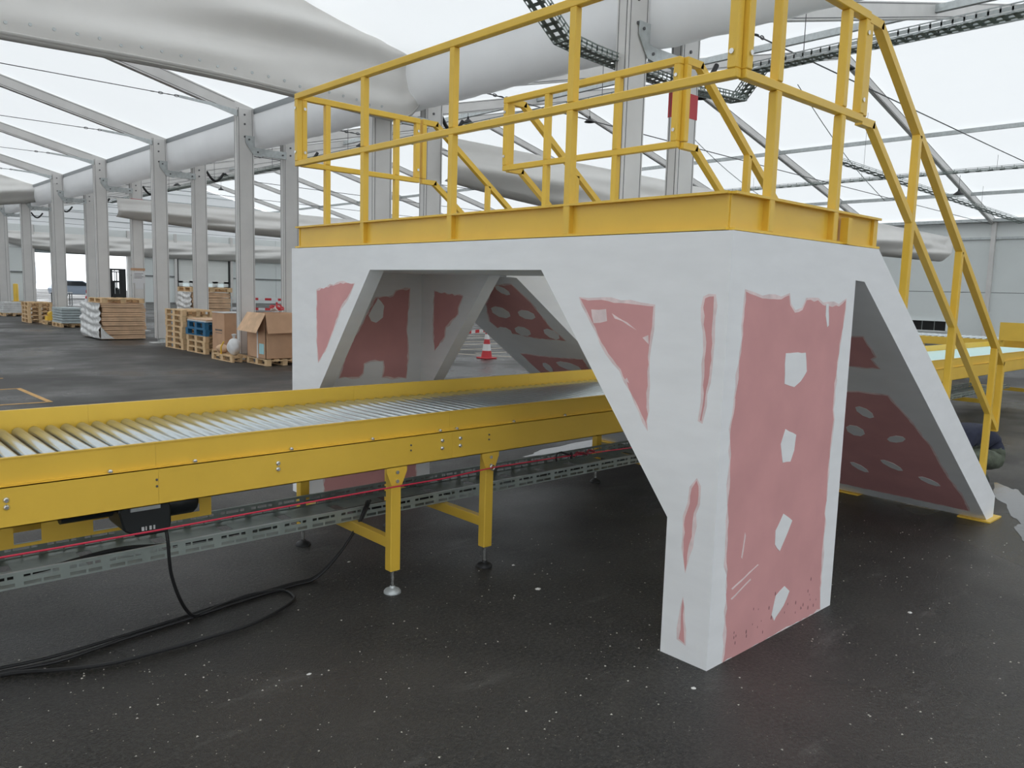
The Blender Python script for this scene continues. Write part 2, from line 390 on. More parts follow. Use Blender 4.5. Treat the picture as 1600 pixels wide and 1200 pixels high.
# roof seams: thin ropes under the membrane
for i, (p, q, lab) in enumerate((((27.6, 6.5, 7.6), (35.2, 8.3, 5.75), 'thin rope running slantwise under the far roof slope, right of the bridge'),
        ((22.5, 12, 8.9), (33.5, 13.4, 6.2), 'thin rope running slantwise under the far roof slope, behind the stair rail'),
        ((23, 17.5, 8.7), (33, 18.6, 6.3), 'thin rope under the far roof slope, left of the stair rail'))):
    a, b2 = Vector(p), Vector(q)
    pts = [a.lerp(b2, s/8)-Vector((0, 0, .25*math.sin(math.pi*s/8))) for s in range(9)]
    tag(MB().tube(pts, .014, 5).build('roof_rope', ALD, loc=a), lab, 'rope')

# ---- perforated cable trays overhead
def tray(name, pts, wid, hgt, label, side=(0, 1, 0), step=.09, hang=(), mt=GALD, mid=.25):
    t = thing(name, pts[0], label, 'cable tray')
    sd = [MB(), MB()]; bt = MB()
    for a, b2 in zip(pts[:-1], pts[1:]):
        a, b2 = Vector(a), Vector(b2); d = b2-a; L_ = d.length; d.normalize()
        s = Vector(side); s = (s-d*s.dot(d)).normalized(); n = s.cross(d).normalized()
        if n.z < 0: n = -n
        for i in (0, 1):
            o = s*(wid/2)*(1 if i else -1)
            sd[i].bar(a+o, b2+o, .006, .012, n); sd[i].bar(a+o+n*hgt, b2+o+n*hgt, .008, .014, n)
            sd[i].bar(a+o+n*hgt*.5, b2+o+n*hgt*.5, .004, hgt*mid, n)
            k = 0.
            while k < L_:
                sd[i].bar(a+o+d*k, a+o+d*k+n*hgt, .004, .02, d); k += step
        for off in (-.25, .25): bt.bar(a+s*wid*off, b2+s*wid*off, wid*.22, .004, n)
        k = .01
        while k < L_:
            bt.bar(a-s*wid/2+d*k, a+s*wid/2+d*k, step*.45, .004, n); k += step
    sd[0].build('side_rail', mt, t); sd[1].build('side_rail', mt, t); bt.build('perforated_base', GALD, t)
    for (hx, hy, hz) in hang:
        zr = z2(hx)-.28 if hx > 5.2 else z1(hx)-.25
        MB().tube([(hx, hy, hz), (hx, hy, zr+.26)], .006, 5).build('hanger_rod', ALD, t)
    return t
tray('cable_tray', [(2.2, 4.62, 5.55), (3.1, 4.62, 4.92), (3.60, 4.62, 4.56), (4.05, 4.62, 4.52), (5.8, 4.62, 4.46), (6.75, 4.62, 4.52), (7.3, 4.62, 4.55)], .26, .08, 'perforated galvanised cable tray stepping down past the column behind the bridge')
tray('cable_tray', [(7.3, 4.62, 4.55), (7.0, 4.1, 4.84)], .24, .08, 'short kinked piece of cable tray rising beyond the red-banded column', (1, 0, 0))
tray('cable_tray', [(7.0, 4.4, 4.84), (7.0, -2.0, 4.9)], .26, .09, 'perforated cable tray running overhead above the right stair rail', (1, 0, 0), .12, [(7.0, 3.5, 4.86), (7.0, .5, 4.88)], GAL, .5)
tray('cable_tray', [(7.0, 6.2, 4.86), (7.0, 34, 4.86)], .22, .08, 'long dark cable tray running away behind the row of columns', (1, 0, 0), .5, [(7.0, 7+4*q, 4.86) for q in range(7)])
tray('cable_tray', [(24.0, 11.2, 6.5), (36.3, 8.6, 5.2)], .35, .1, 'cable tray slanting down under the far roof slope towards the side wall', (0, 1, 0), .4, [(25.5, 10.88, 6.34), (33, 9.3, 5.55)])
tray('cable_tray', [(30.1, 1, 6.65), (30.1, 32, 6.65)], .30, .12, 'perforated cable tray crossing under the far roof slope', (1, 0, 0), .4, [(30.1, 3+5*q, 6.65) for q in range(6)])

# ---- pendant lamps
def lamp_mesh():
    m = MB(); m.lathe([(.03, .22), (.04, .14), (.09, .10), (.19, .02), (.2, 0), (.17, .005), (.02, .06)], n=14); return m
lroot = thing('pendant_lamp', (0, 0, 0), 'x', 'lamp', 'pendant lamps under the far roof')
lamp_mesh().build('shade', BLK, lroot, smooth=True)
MB().tube([(0, 0, .2), (0, 0, .75)], .008, 5).build('suspension_wire', ALD, lroot)
LP = [((13.33, 18.29, 7), 'black pendant lamp seen just right of the second column from the bridge'), ((13.35, 24.73, 7), 'black pendant lamp seen between the left handrail posts'), ((13.4, 37.55, 7), 'black pendant lamp seen between the third column pair, larger one'),
      ((13.3, 43.84, 7), 'black pendant lamp seen left of the third far-row column'), ((18.88, 13.37, 8), 'black pendant lamp under the roof right of the red-banded column'), ((19.23, 18.43, 8), 'black pendant lamp framed by the back handrail'),
      ((19.3, 52.4, 8), 'small black pendant lamp far back above the dock door'), ((18.67, 8.48, 8), 'black pendant lamp close beside the right handrail joint'),
      ((31.39, 9.66, 6), 'black pendant lamp by the long rafter on the right')]
for i, (p, lab) in enumerate(LP):
    o = lroot if i == 0 else copy_tree(lroot)
    o.location = p; o['label'] = lab

# ---- gathered canvas curtains
def swag(name, y, xs, top, bot, depth, label, nf=5, thick=1, ny=-1, res=90, pw=.35, hem=.12, pk=1.5, ret=.93, diag=5):
    """curtain bundle hanging along a rafter: profile bulges towards -Y and rolls under"""
    x0, x1 = xs
    def fn(u, v):
        x = x0+(x1-x0)*u; zt, zb, dp = top(u), bot(u), depth(u)
        if v < .86:
            s = v/.86; z = zt+(zb-zt)*(s**1.0)
            yy = dp*(math.sin(math.pi*(s**pk)*ret)**.9)
            fold = math.sin(s*nf*6.2+1.6*math.sin(u*4.1+.6)+u*diag)*.55+math.sin(s*nf*12.5+u*11+1.4*math.sin(u*9))*.2
            wr = math.sin(u*res*.9+s*7)*math.sin(u*31+2)*(math.exp(-u*9)+math.exp(-(1-u)*9))
            yy += dp*pw*fold*math.sin(math.pi*s)+.05*wr*math.sin(math.pi*s)
            z += .04*fold*math.sin(math.pi*s)
        else:
            s = (v-.86)/.14; a = math.pi*1.35*s; r_ = hem
            base = dp*(math.sin(math.pi*ret)**.9)
            yy = base-r_*math.sin(a)*.9-.0; z = zb-r_*.0-r_*.55*math.sin(min(a, math.pi))*0+(-r_*math.sin(a*.5)*.5+r_*1.2*s*s)
        return (x, y+ny*yy, z)
    m = MB(); m.grid(fn, res, 48)
    o = m.build(name, CAN, loc=((x0+x1)/2, y, bot(.5)), smooth=True, recalc=False)
    sol = o.modifiers.new('cloth_thickness', 'SOLIDIFY'); sol.thickness = .01
    o['label'] = label; o['category'] = 'curtain'; o['group'] = 'tied-up canvas curtains'; FN[name+label] = fn
    return o
FN = {}
def end(u, k=18): return min(1., 1-math.exp(-k*u)) * min(1., 1-math.exp(-k*(1-u)))
s_near = swag('canvas_curtain', YK[1]-.15, (-6.5, 5.42), lambda u: 6.1+1.35*(1-u)+.1*math.sin(u*9), lambda u: 4.52+.03*math.sin(u*12)+(.9*((u-.93)/.07)**2 if u > .93 else 0), lambda u: .55*(.4+.6*(1-u**6)), 'huge cream canvas curtain tied up overhead at top left, with eyelets along its hem', 1.9, res=150, pw=.42, pk=1.3, ret=.56, hem=.07)
fnn = FN['canvas_curtain'+s_near['label']]
for q in range(22):
    u = .46+.021*q; p = fnn(u, .79+.012*(q % 5 == 0))
    MB().lathe([(.020, 0), (.022, .006), (.015, .012)], (p[0], p[1]-.014, p[2]), 10, 'y').build('eyelet', GAL, s_near)
swag('canvas_curtain', YK[6]-.2, (-3.5, 5.3), lambda u: 6.15+.6*(1-u), lambda u: 4.45+.55*u**4, lambda u: .6*(1-.5*u**8), 'small cream canvas bundle tied up at the far left edge', 1.8, pw=.38, diag=9)
swag('canvas_curtain', YK[1]-.1, (5.95, 31.0), lambda u: 4.47-.15*u+.0*math.sin(6*u)-.25*math.sin(math.pi*min(1, u*1.0))**2*0, lambda u: 3.72-.36*(1-math.exp(-9*u))-.1*math.sin(math.pi*u)+(1.0*((u-.975)/.025)**2 if u > .975 else 0), lambda u: .55*(.35+.65*end(u, 14)), 'long grey canvas curtain sagging behind the bridge handrails to the side wall', 1.5, res=160, pw=.34, diag=22)
swag('canvas_curtain', YK[4]-.1, (5.05, 26.0), lambda u: 4.38, lambda u: 3.80-.42*(1-math.exp(-5*u)), lambda u: .55*(.35+.65*end(u, 14)), 'long grey canvas curtain sagging behind the middle columns at left', 1.5, res=140, pw=.36, diag=20)
swag('canvas_curtain', YEND-.12, (7.8, 33.0), lambda u: 4.9, lambda u: 4.35-.85*(1-math.exp(-14*u)), lambda u: .55*(.35+.65*end(u, 14)), 'cream canvas curtain gathered above the doorway on the end wall', 1.6, res=140, pw=.4, diag=34)
# ---- outlines of bare plasterboard and filler patches on the bridge faces (metres in each face)
FRONT_BARE = [[(0.88, 1.71), (0.825, 1.7), (0.733, 1.706), (0.606, 1.694), (0.486, 1.688), (0.404, 1.684), (0.406, 1.631), (0.416, 1.51), (0.422, 1.369), (0.417, 1.228), (0.405, 1.088), (0.481, 1.211), (0.587, 1.363), (0.722, 1.489), (0.793, 1.594)], [(0.116, 1.73), (0.096, 1.738), (0.071, 1.74), (0.07, 1.646), (0.069, 1.49), (0.075, 1.35), (0.088, 1.242), (0.099, 1.169), (0.107, 1.173), (0.095, 1.259), (0.097, 1.374), (0.097, 1.488), (0.105, 1.575), (0.123, 1.687)], [(0.106, 0.888), (0.094, 0.863), (0.094, 0.781), (0.112, 0.731), (0.115, 0.619), (0.135, 0.52), (0.141, 0.443), (0.156, 0.552), (0.158, 0.702), (0.136, 0.772), (0.13, 0.847)], [(0.145, 0.303), (0.13, 0.155), (0.123, 0.09), (0.156, 0.102), (0.15, 0.206)], [(3.676, 1.695), (3.319, 1.76), (3.128, 1.755), (3.182, 1.691), (3.319, 1.573), (3.446, 1.378), (3.549, 1.237), (3.655, 1.138), (3.677, 1.304)]]
END_BARE = [[(0.135, 1.766), (0.211, 1.75), (0.279, 1.737), (0.456, 1.735), (0.527, 1.755), (0.543, 1.708), (0.595, 1.671), (0.671, 1.685), (0.707, 1.734), (0.824, 1.735), (0.88, 1.711), (1.065, 1.705), (1.139, 1.739), (1.132, 1.646), (1.115, 1.543), (1.093, 1.408), (1.085, 1.252), (1.084, 1.147), (1.105, 1.092), (1.084, 0.849), (1.089, 0.675), (1.09, 0.391), (1.102, 0.166), (1.096, 0.138), (1.116, 0.01), (0.593, 0.002), (0.137, -0.0), (0.15, 0.081), (0.134, 0.382), (0.111, 0.543), (0.107, 0.655), (0.097, 0.823), (0.095, 0.941), (0.078, 1.141), (0.102, 1.281), (0.099, 1.281), (0.112, 1.333), (0.127, 1.491), (0.128, 1.614)]]
END_PATCH = [[(0.532, 1.473), (0.732, 1.469), (0.757, 1.372), (0.703, 1.326), (0.639, 1.299), (0.54, 1.321), (0.53, 1.421)], [(0.581, 1.091), (0.694, 1.05), (0.685, 0.971), (0.654, 0.915), (0.576, 0.92), (0.544, 1.017)], [(0.622, 0.648), (0.718, 0.595), (0.677, 0.536), (0.61, 0.453), (0.556, 0.499), (0.552, 0.571)], [(0.687, 0.248), (0.743, 0.208), (0.691, 0.142), (0.619, 0.099), (0.601, 0.083), (0.573, 0.121), (0.603, 0.217)], [(0.915, 1.716), (0.943, 1.717), (0.961, 1.606), (0.947, 1.596), (0.92, 1.657)]]
LEG_BARE = [[(0.991, 1.726), (0.849, 1.702), (0.82, 1.66), (0.644, 1.641), (0.366, 1.19), (0.294, 0.975), (0.478, 0.973), (0.516, 1.004), (0.525, 1.086), (0.591, 1.108), (0.727, 1.103), (0.738, 1.043), (0.719, 0.96), (0.961, 0.939), (0.979, 1.17), (0.965, 1.409), (0.982, 1.628)], [(0.145, 0.012), (1.085, 0.02), (1.08, 0.289), (0.145, 0.398)]]
LEG_PATCH = [[(0.569, 1.494), (0.663, 1.641), (0.726, 1.576), (0.714, 1.477), (0.646, 1.431), (0.598, 1.445)]]
GUSSET_BARE = [[(3.641, 1.711), (3.252, 1.678), (3.313, 1.58), (3.312, 1.531), (3.481, 1.408), (3.492, 1.324), (3.627, 1.197), (3.645, 1.349)]]
SOFR_BARE = [[(1.827, 0.268), (1.819, 0.181), (1.998, 0.173), (2.026, 0.21), (2.115, 0.188), (2.115, 0.395)], [(2.421, 0.538), (2.401, 0.428), (2.407, 0.234), (2.508, 0.218), (2.548, 0.205), (2.911, 0.139), (3.099, 0.129), (3.378, 0.127), (3.638, 0.094), (3.857, 0.101), (3.836, 0.713), (3.829, 1.15)]]
SOFR_PATCH = [[(2.687, 0.428), (2.706, 0.464), (2.685, 0.508), (2.636, 0.533), (2.589, 0.526), (2.572, 0.49), (2.593, 0.447), (2.64, 0.422)], [(2.933, 0.587), (2.973, 0.632), (2.973, 0.687), (2.933, 0.719), (2.876, 0.709), (2.838, 0.664), (2.839, 0.61), (2.878, 0.578)], [(2.919, 0.284), (2.958, 0.316), (2.986, 0.372), (2.986, 0.419), (2.958, 0.429), (2.918, 0.396), (2.891, 0.34), (2.892, 0.294)], [(3.394, 0.459), (3.405, 0.494), (3.378, 0.549), (3.329, 0.592), (3.286, 0.596), (3.275, 0.561), (3.301, 0.506), (3.351, 0.464)], [(3.523, 0.777), (3.533, 0.811), (3.504, 0.857), (3.453, 0.89), (3.41, 0.89), (3.4, 0.856), (3.429, 0.81), (3.48, 0.777)], [(3.53, 0.219), (3.544, 0.252), (3.526, 0.306), (3.486, 0.35), (3.448, 0.358), (3.434, 0.325), (3.453, 0.271), (3.493, 0.227)]]
SOFL_BARE = [[(1.458, 3.237), (1.431, 2.987), (1.642, 2.966), (1.952, 3.031), (2.123, 2.999), (2.122, 3.399), (2.064, 3.8), (1.933, 3.824), (1.693, 3.607)], [(2.406, 3.88), (2.415, 3.475), (2.386, 3.017), (2.557, 3.067), (2.719, 3.88)]]
SOFL_PATCH = [[(1.549, 3.125), (1.557, 3.176), (1.533, 3.224), (1.49, 3.242), (1.454, 3.219), (1.447, 3.169), (1.471, 3.121), (1.513, 3.103)], [(1.835, 3.428), (1.865, 3.518), (1.85, 3.605), (1.796, 3.636), (1.738, 3.592), (1.709, 3.501), (1.725, 3.417), (1.777, 3.387)], [(1.828, 3.091), (1.859, 3.166), (1.855, 3.248), (1.818, 3.287), (1.77, 3.26), (1.74, 3.183), (1.745, 3.104), (1.781, 3.065)], [(2.093, 3.678), (2.124, 3.757), (2.118, 3.835), (2.078, 3.865), (2.028, 3.829), (1.998, 3.749), (2.004, 3.674), (2.043, 3.644)], [(2.071, 3.394), (2.104, 3.474), (2.098, 3.554), (2.056, 3.584), (2.003, 3.548), (1.971, 3.467), (1.978, 3.389), (2.019, 3.359)], [(2.097, 3.042), (2.118, 3.108), (2.095, 3.167), (2.042, 3.183), (1.991, 3.147), (1.971, 3.081), (1.994, 3.024), (2.046, 3.008)], [(2.648, 3.652), (2.658, 3.701), (2.624, 3.728), (2.566, 3.717), (2.519, 3.675), (2.51, 3.627), (2.543, 3.601), (2.6, 3.611)], [(2.56, 3.178), (2.59, 3.263), (2.579, 3.379), (2.533, 3.457), (2.48, 3.449), (2.452, 3.362), (2.464, 3.247), (2.508, 3.172)]]
# ================================================================== THE BRIDGE
LA, BD, HC = 4.095, 1.242, 2.03
HO, HL, WL, A1 = 1.857, .678, .26, 1.18
A2 = LA - A1
br = thing('footbridge', (LA*0+.6, LA/2, 0), 'yellow-railed footbridge clad in pink plasterboard and white filler, spanning the conveyor', 'footbridge')
def rough_poly(pts, amp=.008, seg=.035, seed=1):
    rnd = random.Random(seed); out = []
    n = len(pts)
    for i in range(n):
        a, b2 = Vector(pts[i]), Vector(pts[(i+1) % n]); L_ = (b2-a).length; k = max(1, int(L_/seg))
        nr = Vector((-(b2-a).y, (b2-a).x)); nr = nr.normalized() if nr.length > 0 else nr
        for j in range(k):
            p = a.lerp(b2, j/k) + (nr*rnd.uniform(-amp, amp) if j else Vector((0, 0))); out.append((p.x, p.y))
    return out
def tri_poly(poly, to3, name, m, parent, off):
    bm = bmesh.new(); o_ = org(parent)
    vs = [bm.verts.new(Vector(to3(u, v, off))-o_) for u, v in poly]
    es = [bm.edges.new((vs[i], vs[(i+1) % len(vs)])) for i in range(len(vs))]
    bmesh.ops.triangle_fill(bm, use_beauty=True, edges=es)
    lo = [bm.verts.new(Vector(to3(u, v, 0))-o_) for u, v in poly]
    for i in range(len(vs)):
        j = (i+1) % len(vs); bm.faces.new((vs[i], vs[j], lo[j], lo[i]))
    bmesh.ops.recalc_face_normals(bm, faces=bm.faces)
    me = bpy.data.meshes.new(name); bm.to_mesh(me); bm.free(); me.materials.append(m)
    ob = bpy.data.objects.new(name, me); COL.objects.link(ob); ob.parent = parent; return ob
SEED = [10]
def grow(p, d):
    n = len(p); A = sum(p[i][0]*p[(i+1) % n][1]-p[(i+1) % n][0]*p[i][1] for i in range(n)); sg = 1 if A > 0 else -1; out = []
    for i in range(n):
        a, b2, c = Vector(p[i-1]), Vector(p[i]), Vector(p[(i+1) % n])
        e = (b2-a).normalized()+(c-b2).normalized(); e = e.normalized() if e.length > 1e-6 else Vector((1, 0))
        q = b2+Vector((e.y, -e.x))*sg*d; out.append((q.x, max(.004, q.y)))
    return out
def bare(polys, to3, parent, name='bare_board', m=None, off=.0012, amp=.008):
    for p in polys:
        SEED[0] += 1
        if name == 'bare_board': tri_poly(rough_poly(grow(p, .013), amp*1.6, .05, SEED[0]+500), to3, 'feathered_filler', FEA, parent, off*.5)
        tri_poly(rough_poly(p, amp, .035, SEED[0]), to3, name, m or PNK, parent, off)
# frame outline: legs flare into haunches, trapezoid opening between
def frame_poly():
    return [(0, 0), (WL, 0), (WL, HL), (A1, HO), (A2, HO), (LA-WL, HL), (LA-WL, 0), (LA, 0), (LA, HC), (0, HC)]
fp = MB().prism(frame_poly(), 'x', 0, .12).build('front_cladding', PLA, br)
bp = MB().prism(frame_poly(), 'x', BD-.12, BD).build('back_cladding', PLA, br)
el = MB().box(.12, BD-.12, 0, WL, 0, HC).build('end_cladding', PLA, br)
# skin of the near end face, one plane from the front corner to the stair
ef = MB().prism([(0, 0), (BD, 0), (BD, HC), (0, HC)], 'y', -.006, 0).build('end_skin', PLA, br)
ll = MB().box(.12, BD-.12, LA-WL, LA, 0, HC).build('end_cladding', PLA, br)
MB().box(.12, BD-.12, WL, LA-WL, HO, HC).build('deck_soffit', PLA, br)
bare(FRONT_BARE, lambda u, v, o: (-o, u, v), fp, amp=.006)
bare(END_BARE, lambda u, v, o: (u, -.006-o, v), ef)
bare(END_PATCH, lambda u, v, o: (u, -.006-o, v), ef, 'filler_patch', PLA, .003, .003)
bare([[(max(u, .15) if True else u, v) for u, v in p] for p in LEG_BARE], lambda u, v, o: (u, LA-WL-o, v), ll)
bare(LEG_PATCH, lambda u, v, o: (u, LA-WL-o, v), ll, 'filler_patch', PLA, .003, .003)
bare(GUSSET_BARE, lambda u, v, o: (BD-.12-o, u, v), bp)
# filler ridges on the corner beads and joints
bare([[(.80, 1.655), (.70, 1.66), (.69, 1.60), (.78, 1.585)], [(.66, 1.64), (.56, 1.60), (.50, 1.565), (.55, 1.585), (.64, 1.615)], [(.46, 1.53), (.42, 1.50), (.425, 1.545)], [(.56, 1.31), (.53, 1.30), (.545, 1.325)]], lambda u, v, o: (-o, u, v), fp, 'filler_smear', FEA, .002, .006)
bare([[(.17, .36), (.40, .43), (.41, .425), (.18, .352)], [(.17, .31), (.34, .37), (.345, .362), (.18, .302)], [(.24, .50), (.26, .62), (.27, .60), (.25, .49)]], lambda u, v, o: (u, -.006-o, v), ef, 'filler_smear', FEA, .002, .002)
# dark drips near the foot of the end face
rnd = random.Random(4); dm = mat('damp_spot', (.26, .12, .125), .8)
dr = MB()
for q in range(34):
    u = rnd.uniform(.18, 1.06); v = .04+abs(rnd.gauss(0, .09))+.01; r = rnd.uniform(.004, .010)
    dr.add([(u+r*.6*math.cos(a), -.0079, v+r*1.3*math.sin(a)) for a in [2*math.pi*i/6 for i in range(6)]], [tuple(range(6))])
dd_ = dr.build('damp_spots', dm, ef); dd_['kind'] = 'stuff'

# steel edge beams (channels)
ZB0, ZB1 = 2.035, 2.205
def channel(name, p, q, outward):
    t = MB(); p, q, o = Vector(p), Vector(q), Vector(outward)
    web = o*-.022
    t.bar(p+web+Vector((0, 0, (ZB0+ZB1)/2)), q+web+Vector((0, 0, (ZB0+ZB1)/2)), .012, ZB1-ZB0)
    for z in (ZB0+.006, ZB1-.006): t.bar(p+o*-.004+Vector((0, 0, z)), q+o*-.004+Vector((0, 0, z)), .048, .012)
    return t.build(name, YEL, br)
channel('front_beam', (.03, .04, 0), (.03, LA-.04, 0), (-1, 0, 0))
channel('side_beam', (.04, .03, 0), (1.55, .03, 0), (0, -1, 0))
channel('side_beam', (.04, LA-.03, 0), (1.55, LA-.03, 0), (0, 1, 0))
channel('back_beam', (BD-.02, 1.25, 0), (BD-.02, 2.85, 0), (1, 0, 0))
MB().box(1.50, 1.55, .03, 1.24, ZB0, ZB1).build('landing_beam', YEL, br); MB().box(1.50, 1.55, 2.86, LA-.03, ZB0, ZB1).build('landing_beam', YEL, br)
MB().box(.09, BD-.06, .09, LA-.09, 2.16, 2.19).build('deck_plate', GAL, br)
for y0, y1 in ((.09, 1.2), (2.9, LA-.09)): MB().box(BD-.03, 1.5, y0, y1, 2.16, 2.19).build('deck_plate', GAL, br)
MB().box(1.09, 1.13, -.012, .03, ZB0, 2.172).build('post_stub', YEL, br)

# handrails
ZT, ZM, S = 3.225, 2.705, .046
def rail_panel(name, axis, fixed, a, b2, posts, ends, zpost, label=None):
    """a straight handrail panel; posts reach the beam, end posts only join the two rails"""
    def P(t, z): return (fixed, t, z) if axis == 'y' else (t, fixed, z)
    h = MB(); h.bar(P(a, ZT), P(b2, ZT), S, S)
    o = h.build(name, YEL, br, bevel=.004)
    MB().bar(P(a, ZM), P(b2, ZM), S*.9, S*.9).build('mid_rail', YEL, o, bevel=.004)
    for t in posts:
        MB().bar(P(t, zpost), P(t, ZM-S*.45), S, S, (1, 0, 0)).build('post', YEL, o, bevel=.004)
        MB().bar(P(t, ZM+S*.45), P(t, ZT-S/2), S, S, (1, 0, 0)).build('post', YEL, o, bevel=.004)
    for t in ends:
        MB().bar(P(t, ZM+S*.45), P(t, ZT-S/2), S, S, (1, 0, 0)).build('end_post', YEL, o, bevel=.004)
        for z in (ZM+.09, ZT-.09):
            pp = P(t, z)
            MB().lathe([(.012, 0), (.012, .008)], (pp[0]-S/2-.007, pp[1], pp[2]) if axis == 'y' else (pp[0], pp[1]-S/2-.007, pp[2]), 8, 'x' if axis == 'y' else 'y').build('bolt', CHR, o)
    return o
rail_panel('front_handrail', 'y', .035, .035, LA-.03, (1.02, 2.03, 3.05), (.06, LA-.055), ZB0+.01)
rail_panel('right_handrail', 'x', .035, .062, 1.225, (.35, 1.0), (.085, 1.20), ZB0+.01)
rail_panel('left_handrail', 'x', LA-.045, .062, 1.225, (.297, .98), (.085, 1.20), ZB0+.01)
rail_panel('back_handrail', 'y', BD-.02, 1.205, 2.885, (1.72, 2.40), (1.23, 2.86), ZB0+.01)
SL = .7215
def stair_rail(name, y, posts, start=1.25):
    def zt(x): return ZT if x < 1.41 else ZT-SL*(x-1.41)
    def zm(x): return ZM-.005 if x < 1.40 else ZM-.005-SL*(x-1.40)
    o = MB().bar((start, y, ZT), (1.42, y, ZT), S, S).bar((1.40, y, ZT), (4.13, y, zt(4.13)), S, S).build(name, YEL, br)
    MB().bar((start, y, ZM-.005), (1.41, y, ZM-.005), S*.9, S*.9).bar((1.39, y, ZM-.005), (4.13, y, zm(4.13)), S*.9, S*.9).build('mid_rail', YEL, o)
    MB().bar((start+.02, y, ZM+.02), (start+.02, y, ZT-S/2), S, S, (1, 0, 0)).build('end_post', YEL, o, bevel=.004)
    MB().bar((4.125, y, zm(4.13)-.02), (4.125, y, zt(4.13)+.02), S, S, (1, 0, 0)).build('end_post', YEL, o, bevel=.004)
    for x in posts:
        MB().bar((x, y, 1.985-.708*(x-1.57)-.12), (x, y, zt(x)-.02), S, S, (1, 0, 0)).build('post', YEL, o, bevel=.004)
stair_rail('stair_handrail', .05, (2.05, 2.95, 3.92)); stair_rail('stair_handrail', 1.20, (2.05, 2.95, 3.92))
stair_rail('stair_handrail', LA-.05, (2.05, 2.95, 3.92)); stair_rail('stair_handrail', 2.87, (2.05, 2.95, 3.92))

# stairs
SP = [(BD, HC), (1.505, HC), (4.115, .182), (4.115, .012), (3.955, .012), (1.353, 1.843), (BD, 1.848)]
def stair(y0, y1, barep, patchp):
    cs = []
    for (ya, yb) in ((y0, y0+.10), (y1-.10, y1)):
        cs.append(MB().prism(SP, 'y', ya, yb).build('stringer_cladding', PLA, br))
    sof = MB().prism([(1.353, 1.843), (3.955, .012), (3.985, .012), (1.383, 1.858), (BD, 1.863), (BD, 1.848)], 'y', y0+.10, y1-.10).build('stair_soffit', PLA, br)
    nrm = Vector((-.704, 0, -1)).normalized()
    def to3(x, y, o):
        z = 1.843-.7037*(x-1.353); return tuple(Vector((x, y, z))+nrm*o)
    for lst, nm, mt, off in ((barep, 'bare_board', PNK, .002), (patchp, 'filler_patch', PLA, .004)):
        q = [[(x, min(max(yy, y0+.02), y1-.02)) for x, yy in p] for p in lst]
        bare(q, to3, sof, nm, mt, off, .006 if nm == 'bare_board' else .003)
    for i in range(10):
        x = 1.62+.245*i; z = 2.02-.1835*(i+1)
        MB().box(x-.06, x+.21, y0+.10, y1-.10, z-.03, z).build('tread', GAL, br)
    for ya in (y0, y1-.2):
        MB().box(3.90, 4.19, ya-.04, ya+.2, 0, .012).build('foot_plate', YEL, br)
stair(0-.006, 1.25, SOFR_BARE, SOFR_PATCH)
stair(2.84, LA, SOFL_BARE, SOFL_PATCH)
# ================================================================== CONVEYOR
cv = thing('roller_conveyor', (1.0, 2.23, 0), 'long yellow roller conveyor running under the footbridge', 'conveyor')
CY0, CY1 = 1.665, 2.80
seg = [-3.9, -1.885, -.215, 1.46, 3.13, 4.8, 6.5, 8.2, 9.9, 11.6, 13.3]
for a, b2 in zip(seg[:-1], seg[1:]):
    a += .0004; b2 -= .0004
    for yo, yi, s in ((CY0, CY0+.045, 1), (CY1, CY1-.045, -1)):
        m = MB()
        m.box(a, b2, min(yo, yo+s*.004), max(yo, yo+s*.004), .74, .907)
        for z in (.74, .903): m.box(a, b2, min(yo, yi), max(yo, yi), z, z+.004)
        m.build('side_profile', YEL, cv)
        g = MB(); yg = yo+s*.028
        top = 1.02 if s > 0 else 1.052
        g.box(a, b2, min(yg, yg+s*.004), max(yg, yg+s*.004), .907, top)
        g.box(a, b2, min(yg-s*.02, yg+s*.004), max(yg-s*.02, yg+s*.004), .907, .911)
        g.box(a, b2, min(yg, yg-s*.018) if s < 0 else yg-.004, max(yg, yg-s*.018) if s < 0 else yg+.016, top-.004, top)
        g.build('side_guide', YEL, cv)
# rollers
r0 = MB().lathe([(.008, -.535), (.008, -.52), (.0275, -.52), (.029, -.515), (.029, .515), (.0275, .52), (.008, .52), (.008, .535)], n=14, ax='y').build('roller', ROL_, None, smooth=True)
r0.parent = cv; x = -3.8; first = True
cvo = ORG[cv.name]
while x < 5.2:
    o = r0 if first else r0.copy()
    if not first: COL.objects.link(o); o.parent = cv
    o.location = Vector((x, 2.232, .935))-cvo; first = False; x += .075
bl = MB(); bl.box(5.2, 13.25, CY0+.04, CY1-.04, .955, .965); bl.box(5.2, 13.25, CY0+.04, CY1-.04, .86, .87)
bl.build('belt', MINT, cv)
# bolts and holes on the near side profile
hd = MB().lathe([(.013, 0), (.013, .004), (.009, .009), (.003, .011)], n=10, ax='y')
def bolt(x, y, z, m=CHR, r=1.):
    MB().lathe([(.013*r, 0), (.012*r, -.005), (.007*r, -.010)], (x, y, z), 10, 'y').build('bolt' if m is CHR else 'hole_plug', m, cv, smooth=True)
for xx in (-2.468, -1.313, -.288, -.154, 1.4, 2.1):
    for z in (.825, .855) if xx in (-2.468, -1.313) else (.812, .857): bolt(xx, CY0, z)
for xx in (-1.892, -.511, .073):
    for z in (.825, .855): bolt(xx, CY0+.002, z, ALD, .45)
for xx in (-2.08, -1.717, -1.235, -.757, -.295, -.171, .29, .76, 1.3):
    MB().lathe([(.012, .911), (.012, .918), (.006, .924)], (xx, CY0+.014, 0), 8).build('bolt', CHR, cv)
